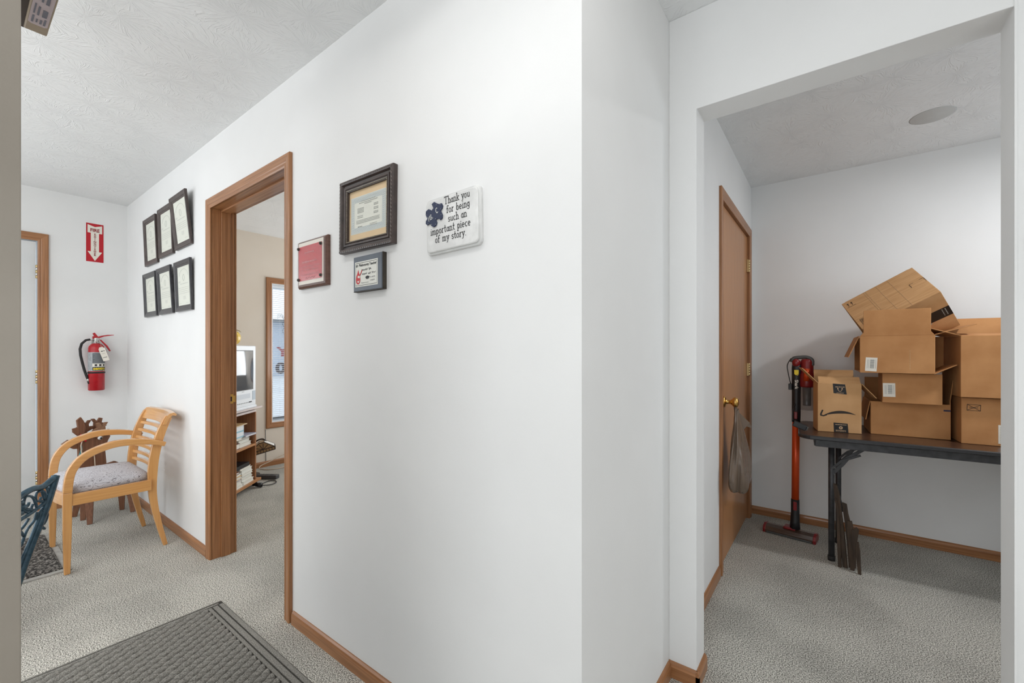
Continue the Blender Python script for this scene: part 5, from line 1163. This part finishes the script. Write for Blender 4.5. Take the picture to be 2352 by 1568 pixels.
XT2 = FX @ T(0.110, 0.028, 0.0012); q.rings([[(XT2 @ Vector((r_ * math.cos(R(a)), r_ * math.sin(R(a)), 0))) for a in range(0, 360, 30)] for r_ in (0.009, 0.0035)], caps=False)
printlines(q, XT2, -0.026, 0.026, [0.016], 0.0035, 7, 0.0003); printlines(q, XT2, -0.024, 0.024, [-0.021, -0.016], 0.0025, 9, 0.0003)
put('tape_print', q, nm('tan_tape_print', (206, 170, 132), 0.6)[0], b1)
# 2 bottom box in the middle
b2 = carton('cardboard_box', 'wide open cardboard box standing on the table at the base of the middle stack', (0.176, 3.193, TZ1), 3.3, 0.328, 0.30, 0.187, [('B', 0.125, 2, 0.004), ('R', 0.130, 6, 0.012), ('L', 0.11, 170, 0.006)], 'cardboard')
decal(b2, 'printed_mark', [(rect(0.300, 0.150, 0.3275, 0.159), 0.0006)], FX, nm('dark_blue_print', (52, 44, 66), 0.6)[0])
# 3 middle box, sitting inside the one below
b3 = carton('cardboard_box', 'box with a white barcode label, squeezed between the wide box and the upper box', (0.224, 3.150, 0.9255), 1.5, 0.240, 0.20, 0.162, [], 'cardboard', right=False)
# 4 upper box with raised front flap and side open
b4 = carton('cardboard_box', 'open box with upright front flap and barcode label, third up in the middle stack', (0.124, 3.100, 1.0905), 1.5, 0.306, 0.40, 0.205, [('F', 0.142, 2, 0.016), ('R', 0.16, 72, 0.004), ('Rb', 0.095, 60, 0.004), ('L', 0.13, 158, 0.006)], 'cardboard', left=False)
q = MB(); q.box(0.306, 0.372, 0.20, 0.204, 0.004, 0.200); put('flap', q, M['cardboard'], b4)
def ship_label(o, cx, cy, w, h, seed, tilt=0):
    X = FX @ T(cx, cy, 0.0006) @ RZ(tilt)
    q = MB(); q.flat(rect(-w / 2, -h / 2, w / 2, h / 2), 0, X); put('shipping_label', q, M['label'], o)
    q = MB(); rnd = random.Random(seed); y = -h * 0.28
    while y < h * 0.34:
        t = rnd.uniform(0.0010, 0.0032); q.flat(rect(-w * 0.10, y, w * 0.26, y + t), 0.0004, X); y += t + rnd.uniform(0.0008, 0.002)
    for xx in (-0.34, -0.24, 0.36): q.flat(rect(w * xx, -h * 0.3, w * xx + 0.0012, h * 0.35), 0.0004, X)
    put('barcode', q, M['greyink'], o)
ship_label(b4, 0.049, 0.047, 0.050, 0.076, 4, -3); ship_label(b3, 0.028, 0.070, 0.052, 0.076, 9, 1)
decal(b4, 'crease_line', [(rect(0.208, 0.02, 0.2095, 0.125), 0.0005)], FX, M['carded'])
# 5 tilted box lying on top
RM = Euler((0.818, -0.532, -0.039), 'XYZ').to_matrix().to_4x4()
LX, LY, LZ = 0.371, 0.266, 0.288
Cc = Vector((0.456, 3.150, 1.524))
org = Cc + (RM @ Vector((-LX, 0, -LZ)))
b5 = thing('cardboard_box', 'tilted cardboard box with black tape lying across the top of the middle stack', 'box', tuple(org), tuple(RM.to_euler('XYZ')))
q = MB(); q.box(0, LX, 0, LY, 0, TH); q.box(0, LX, 0, LY, LZ - TH, LZ); q.box(0, LX, 0, TH, TH, LZ - TH); q.box(0, LX, LY - TH, LY, TH, LZ - TH); q.box(LX - TH, LX, TH, LY - TH, TH, LZ - TH)
put('carton_walls', q, M['cardboard2'], b5, bevel=0.0012, seg=1)
q = MB(); q.prism([(0.0, 0.0), (LY, 0.0), (LY - 0.01, -0.13), (0.012, -0.13)], -TH, 0, frameM((0, LY, 0), (0, -1, 0), (0, 0, 1)) @ RX(-8)); put('flap', q, M['cardboard2'], b5)
q = MB(); q.prism([(0.0, 0.0), (LX, 0.0), (LX, 0.016), (LX * 0.7, 0.010), (LX * 0.35, 0.014), (0.0, 0.008)], -TH, 0, frameM((LX, LY, LZ), (-1, 0, 0), (0, 0.5, 0.5)) ) if False else q.box(0.02, LX - 0.02, LY, LY + 0.003, LZ - 0.05, LZ - 0.002); put('torn_edge', q, M['carded'], b5)
q = MB(); XTp = frameM((0, 0, LZ), (1, 0, 0), (0, 1, 0))
for x in (0.12, 0.13, 0.185, 0.245): q.box(x, x + 0.002, 0.002, LY - 0.002, 0.0, 0.0008, XTp)
put('corrugation_crease', q, M['carded'], b5)
q = MB(); q.box(0.030, 0.052, 0.028, 0.072, 0.0004, 0.0012, XTp) if False else None
for (x0, y0, x1, y1) in ((0.020, 0.026, 0.022, 0.078), (0.020, 0.026, 0.064, 0.028), (0.062, 0.026, 0.064, 0.078), (0.020, 0.076, 0.064, 0.078)): q.flat(rect(x0, y0, x1, y1), 0.001, XTp)
for k in range(10): q.flat(rect(0.026 + k * 0.0036, 0.030, 0.0275 + k * 0.0036, 0.074), 0.001, XTp)
for xx in (0.022, 0.042):
    q.flat(rect(xx, LY - 0.050, xx + 0.003, LY - 0.030), 0.001, XTp); q.flat([(xx - 0.005, LY - 0.032), (xx + 0.008, LY - 0.032), (xx + 0.0015, LY - 0.022)], 0.001, XTp)
q.flat(rect(0.012, LY - 0.058, 0.058, LY - 0.056), 0.001, XTp)
for (x0, y0, x1, y1) in ((0.300, 0.120, 0.302, 0.150), (0.300, 0.148, 0.320, 0.150), (0.350, 0.150, 0.370, 0.152), (0.368, 0.120, 0.370, 0.152)): q.flat(rect(x0, y0, x1, y1), 0.001, XTp)
put('carton_print', q, M['printblack'], b5)
XF5 = frameM((0, 0, 0), (1, 0, 0), (0, 0, 1))
q = MB(); q.flat(rect(0.190, 0.105, 0.3705, 0.175), 0.0008, XF5); put('black_tape', q, M['tapeblack'], b5)
q = MB(); q.text('prime', 0.030, XF5 @ T(0.258, 0.166, 0.0014) @ RZ(-90), 'LEFT', bold=0.0002); put('blue_lettering', q, nm('pale_blue_tape_print', (128, 172, 196), 0.5)[0], b5)
q = MB(); q.tube([XF5 @ Vector((0.252 - 0.010 * math.sin(PI * i / 10), 0.170 - 0.060 * i / 10, 0.0012)) for i in range(11)], 0.0012, 4)
q.flat([(0.250, 0.108), (0.262, 0.112), (0.258, 0.118)], 0.0014, XF5)
printlines(q, XF5 @ T(0.335, 0.168, 0.001) @ RZ(-90), 0, 0.050, [0.0, 0.014], 0.004, 3, 0.0004)
put('tape_print', q, M['greyink'], b5)
# 6, 7 right column
b6 = carton('cardboard_box', 'cardboard box with a fragile stamp on the table at the right', (0.530, 3.140, TZ1), 3.5, 0.36, 0.30, 0.234, [('L', 0.10, -2, 0.004)], 'cardboard')
q = MB(); X = FX @ T(0.045, 0.185, 0.0006) @ RZ(-2)
for r_ in (rect(-0.025, -0.016, -0.023, 0.016), rect(0.023, -0.016, 0.025, 0.016), rect(-0.025, -0.016, 0.025, -0.014), rect(-0.025, 0.014, 0.025, 0.016)): q.flat(r_, 0, X)
for a in (1, -1):
    q.flat([(-0.024, -0.014 * a), (-0.023, -0.0155 * a), (0.024, 0.014 * a), (0.023, 0.0155 * a)], 0, X)
q.text('FRAGILE', 0.010, X @ T(0, -0.0035, 0.0002), 'CENTER', sx=0.85); put('fragile_stamp', q, M['printblack'], b6)
decal(b6, 'shipping_label', [(rect(0.130, 0.012, 0.19, 0.105), 0.0006)], FX, M['label'])
decal(b6, 'label_stripe', [(rect(0.136, 0.02 + k * 0.008, 0.18, 0.022 + k * 0.008), 0.0010) for k in range(10)], FX, M['greyink'])
b7 = carton('cardboard_box', 'plain open cardboard box on top of the right-hand box, lid flaps tipped left', (0.522, 3.105, TZ + 0.240), 4.5, 0.36, 0.30, 0.312, [('F', 0.10, -82, 0.006), ('L', 0.13, 70, 0.01), ('B', 0.11, 20, 0.006)], 'cardboard')
q = MB(); q.box(-0.13, 0.02, -0.09, 0.10, 0, 0.004)
gf = thing('grey_card_folder', 'grey and white card lying on the open box at the right edge', 'card', (0.84, 3.22, 1.345), (R(-8), R(-14), R(20)))
put('sheet', q, M['label'], gf); q = MB(); q.box(-0.13, 0.02, -0.09, -0.03, 0.0041, 0.005); put('grey_band', q, M['labelgrey'], gf)

# ------------------------------------------------------------------ stick vacuum
vc = thing('stick_vacuum', 'orange and black cordless stick vacuum standing against the closet wall', 'vacuum cleaner', (-0.20, 3.30, 0))
VX, VY = -0.190, 3.345
q = MB(); q.smooth = True; q.tube([(VX - 0.004, VY, 0.24), (VX, VY, 0.755)], 0.0215, 20); put('wand', q, M['orange'], vc, world=True)
q = MB(); q.smooth = True; q.tube([(VX - 0.005, VY - 0.01, 0.055), (VX - 0.005, VY - 0.005, 0.10), (VX - 0.004, VY, 0.16), (VX - 0.004, VY, 0.245)], [0.030, 0.026, 0.024, 0.0235], 16); put('wand_base', q, M['black'], vc, world=True)
q = MB(); q.box(-0.010, 0.010, -0.028, 0.028, 0, 0.006, frameM((VX - 0.004, VY - 0.021, 0.205), (1, 0, 0), (0, 0, 1))); put('release_button', q, M['vacred'], vc, world=True, bevel=0.003)
q = MB(); q.smooth = True; q.tube([(VX, VY, 0.75), (VX + 0.001, VY, 0.80), (VX + 0.002, VY, 0.93), (VX + 0.003, VY, 1.10), (VX + 0.003, VY, 1.135)], [0.024, 0.0245, 0.025, 0.027, 0.024], 18); put('body_tube', q, M['black'], vc, world=True)
q = MB(); q.box(-0.009, 0.009, -0.024, 0.024, 0, 0.006, frameM((VX, VY - 0.022, 0.795), (1, 0, 0), (0, 0, 1))); put('release_button', q, M['vacred'], vc, world=True, bevel=0.003)
XV = frameM((VX + 0.002, VY - 0.0275, 0.99), (1, 0, 0), (0, 0, 1))
q = MB(); q.text('Shark', 0.026, XV @ T(-0.006, 0.036, 0.001) @ RZ(-90), 'LEFT', bold=0.0006); put('lettering', q, M['label'], vc, world=True)
q = MB(); q.flat([(-0.010, 0.10), (0.014, 0.10), (0.014, 0.076), (0.0, 0.066), (-0.010, 0.074)], 0.0015, XV); q.flat([(0.004, 0.066), (0.014, 0.074), (0.014, 0.071), (0.008, 0.064)], 0.0015, XV); put('yellow_sticker', q, M['yellow'], vc, world=True)
q = MB(); q.smooth = True; q.ball((0, 0, 0), 0.024, 16, T(VX + 0.002, VY - 0.012, 1.135), (1, 0.9, 1.15)); put('handle_cap', q, M['vacred'], vc, world=True)
q = MB(); q.smooth = True; q.tube(crv([(VX - 0.024, VY, 1.14), (VX - 0.012, VY, 1.165), (VX + 0.025, VY, 1.172), (VX + 0.060, VY, 1.172), (VX + 0.085, VY, 1.155), (VX + 0.086, VY, 1.12)], 4), 0.012, 10); put('handle', q, M['darkgrey'], vc, world=True)
q = MB(); q.smooth = True; q.lathe([(0.001, 0.98), (0.040, 0.98), (0.044, 0.99), (0.044, 1.06), (0.036, 1.075), (0.036, 1.145), (0.028, 1.16), (0.001, 1.162)], 24, T(VX + 0.058, VY + 0.01, 0)); put('motor_housing', q, M['vacred'], vc, world=True)
q = MB(); q.smooth = True; q.tube([(VX + 0.058, VY - 0.03, 1.02), (VX + 0.060, VY - 0.03, 1.10)], 0.017, 12); put('cyclone_trim', q, M['orange'], vc, world=True)
q = MB(); q.smooth = True; q.lathe([(0.001, 0.83), (0.040, 0.832), (0.043, 0.84), (0.043, 0.98)], 24, T(VX + 0.058, VY + 0.01, 0)); put('dust_cup', q, M['clear'], vc, world=True)
q = MB(); q.smooth = True; q.lathe([(0.001, 0.86), (0.022, 0.86), (0.024, 0.98)], 16, T(VX + 0.058, VY + 0.01, 0)); put('dust_filter', q, M['darkgrey'], vc, world=True)
q = MB(); q.smooth = True; q.tube(crv([(VX - 0.026, VY - 0.02, 1.165), (VX - 0.046, VY - 0.02, 1.12), (VX - 0.040, VY - 0.02, 1.06), (VX - 0.028, VY - 0.02, 1.00)], 5), 0.003, 6); put('trigger_guard', q, M['black'], vc, world=True)
q = MB(); q.box(VX - 0.040, VX - 0.020, VY - 0.03, VY + 0.02, 0.96, 1.00); put('wall_clip', q, M['black'], vc, world=True, bevel=0.003)
# floor head
XH = T(-0.222, 3.345, 0) @ RZ(-7)
q = MB(); q.smooth = False
prof = [(-0.055, 0.0), (-0.058, 0.022), (-0.045, 0.042), (-0.015, 0.052), (0.025, 0.046), (0.050, 0.030), (0.052, 0.0)]
q.rings([[(-0.138, y, z) for y, z in prof], [(0.138, y, z) for y, z in prof]], X=XH); put('floor_head', q, nm('smoky_brown_cover', (74, 56, 46), 0.15, 0, 0.8)[0], vc, world=True, bevel=0.005)
for sx in (-1, 1):
    q = MB(); q.rings([[(sx * 0.139 - 0.008, y * 1.03, z * 1.04) for y, z in prof], [(sx * 0.139 + 0.008, y * 1.03, z * 1.04) for y, z in prof]], X=XH); put('end_cap', q, M['vacred'], vc, world=True, bevel=0.003)
q = MB(); q.box(-0.125, 0.125, -0.060, -0.050, 0.002, 0.014, XH); put('brush_strip', q, M['darkgrey'], vc, world=True, bevel=0.002)
q = MB(); q.box(-0.035, 0.035, -0.035, 0.035, 0.045, 0.062, XH); put('neck_joint', q, M['vacred'], vc, world=True, bevel=0.008)

ad = thing('power_adapter', 'black power adapter hanging beside the vacuum at the table corner', 'adapter', (-0.125, 3.16, 0.80))
q = MB(); X = T(-0.154, 3.05, 0.770) @ RY(22); q.box(-0.035, 0.035, -0.018, 0.018, -0.016, 0.016, X); put('housing', q, M['black'], ad, world=True, bevel=0.004)
q = MB(); q.box(0.035, 0.042, -0.012, 0.012, -0.010, 0.012, X); put('prong_cap', q, M['darkgrey'], ad, world=True)
q = MB(); q.smooth = True; q.tube(crv([(-0.190, 3.05, 0.799), (-0.196, 3.12, 0.815), (-0.198, 3.24, 0.84), (-0.192, 3.305, 0.87)], 4), 0.003, 6); put('cord', q, M['black'], ad, world=True)

# ------------------------------------------------------------------ plastic bag on the door knob
bgt = thing('plastic_bag', 'thin brown plastic carrier bag hanging from the brass door knob', 'bag', (XS + 0.065, KY + 0.02, 0.42))
q = MB(); q.smooth = True; rs = []; n = 40; rnd = random.Random(2)
prof = [(0.885, 0.012, 0.008, -0.004), (0.85, 0.022, 0.012, -0.002), (0.80, 0.040, 0.018, 0.004), (0.74, 0.060, 0.027, 0.010), (0.67, 0.080, 0.036, 0.015), (0.60, 0.095, 0.044, 0.018), (0.53, 0.104, 0.050, 0.020), (0.48, 0.098, 0.050, 0.018), (0.450, 0.080, 0.042, 0.015), (0.438, 0.045, 0.024, 0.012), (0.434, 0.004, 0.003, 0.012)]
for (z, ry, rx, dx) in prof:
    ring = []
    for j in range(n):
        a = 2 * PI * j / n; ry *= 1.0; wr = 1 + 0.13 * math.sin(5 * a + z * 9) + 0.08 * math.sin(11 * a - z * 14) + 0.05 * math.sin(17 * a + z * 40)
        if z > 0.8: wr = 1 + 0.25 * math.sin(6 * a)
        ring.append((XS + 0.063 + dx * 0.5 + rx * wr * math.cos(a) * (0.9 if math.cos(a) < 0 else 1.15), KY - 0.03 + 1.55 * ry * wr * math.sin(a), z + 0.006 * math.sin(3 * a)))
    rs.append(ring)
q.rings(rs, caps=False); put('bag_body', q, M['bag'], bgt, world=True, subd=1)
for dy in (-0.006, 0.010):
    q = MB(); q.smooth = True; q.add([Vector(p) for p in [(XS + 0.042, KY + dy, KZ + 0.014), (XS + 0.052, KY + dy, KZ + 0.016), (XS + 0.058, KY + dy + 0.004, 0.89), (XS + 0.076, KY + 0.03 + dy * 2, 0.80), (XS + 0.050, KY + 0.012 + dy * 2, 0.80), (XS + 0.044, KY + dy, 0.89)]], [(0, 1, 2, 5), (5, 2, 3, 4)]); put('bag_handle', q, M['bag'], bgt, world=True, solid=0.002)
q = MB(); q.add([(XS + 0.060, KY + 0.002, 0.875), (XS + 0.114, KY + 0.06, 0.805), (XS + 0.122, KY + 0.065, 0.775), (XS + 0.100, KY + 0.05, 0.785), (XS + 0.066, KY + 0.005, 0.74)], [(0, 1, 2, 3, 4)]); put('bag_handle', q, M['bag'], bgt, world=True, solid=0.0015)

# round plaster patch on the closet ceiling
q = MB(); q.smooth = True; q.lathe([(0.001, -0.003), (0.02, -0.006), (0.03, -0.003), (0.085, -0.002), (0.09, 0.0)], 28, T(0.417, 3.10, H)); put('trim_2', q, nm('grey_ceiling_patch', (196, 196, 194), 0.8)[0], struct=True)

for o in bpy.data.objects:
    if o.type == 'MESH' and o.parent and any(k in o.name for k in ('print', 'lettering', 'cast_leaf', 'barcode', 'handwriting', 'label_stripe', 'pictogram', 'crease', 'dot', 'beading', 'moulding', 'printed', 'stamp', 'instruction_lines')) and o.name.split('.')[0] not in ('edge_moulding', 'instruction_print'):
        o['kind'] = 'stuff'

# details that belong to a part of a thing hang from that part (thing > part > sub-part)
SUB = {'pupil': ['eye'], 'screen': ['screen_surround'], 'instruction_print': ['silver_label'], 'instruction_lines': ['silver_label'], 'pictogram_strip': ['silver_label'], 'pictogram': ['silver_label'],
       'name_strip': ['silver_label'], 'yellow_lettering': ['silver_label'], 'tape_print': ['black_tape'], 'blue_lettering': ['black_tape'], 'barcode': ['shipping_label'], 'label_stripe': ['shipping_label'],
       'white_lettering': ['puzzle_piece'], 'printed_border': ['certificate'], 'inner_beading': ['frame'], 'rope_moulding': ['frame'], 'latch_hole': ['strike_plate'], 'nozzle_collar': ['hose'], 'nozzle': ['hose'],
       'door_knob': ['door_leaf'], 'label_print': ['rating_label'], 'rubber_foot': ['leg'], 'lower_brace': ['leg'], 'upper_brace': ['leg'], 'brace_lock': ['leg'], 'dot': ['carton'], 'blue_band': ['carton'],
       'tape_slot': ['cabinet'], 'speaker_grille': ['cabinet'], 'control_button': ['cabinet'], 'av_socket': ['cabinet'], 'badge': ['cabinet'], 'leading': ['amber_glass'], 'handwriting': ['card'],
       'red_drop_drawing': ['card'], 'emblem': ['card'], 'cyclone_trim': ['motor_housing'], 'dust_filter': ['dust_cup'], 'end_cap': ['floor_head'], 'brush_strip': ['floor_head'], 'prong_cap': ['housing'],
       'socket': ['housing'], 'arrow': ['panel'], 'print': ['certificate', 'card', 'red_face'], 'arrow_print': ['carton_walls'], 'fragile_stamp': ['carton_walls'], 'corrugation_crease': ['carton_walls'], 'carton_print': ['carton_walls'], 'cast_leaf': ['scroll']}
for n_, ob in enumerate(MADE):
    par = ob.parent; base = ob.name.split('.')[0]
    if par is None or base not in SUB: continue
    for k_ in range(n_ - 1, -1, -1):
        c_ = MADE[k_]
        if c_.parent is par and c_.name.split('.')[0] in SUB[base]:
            ob.parent = c_; break
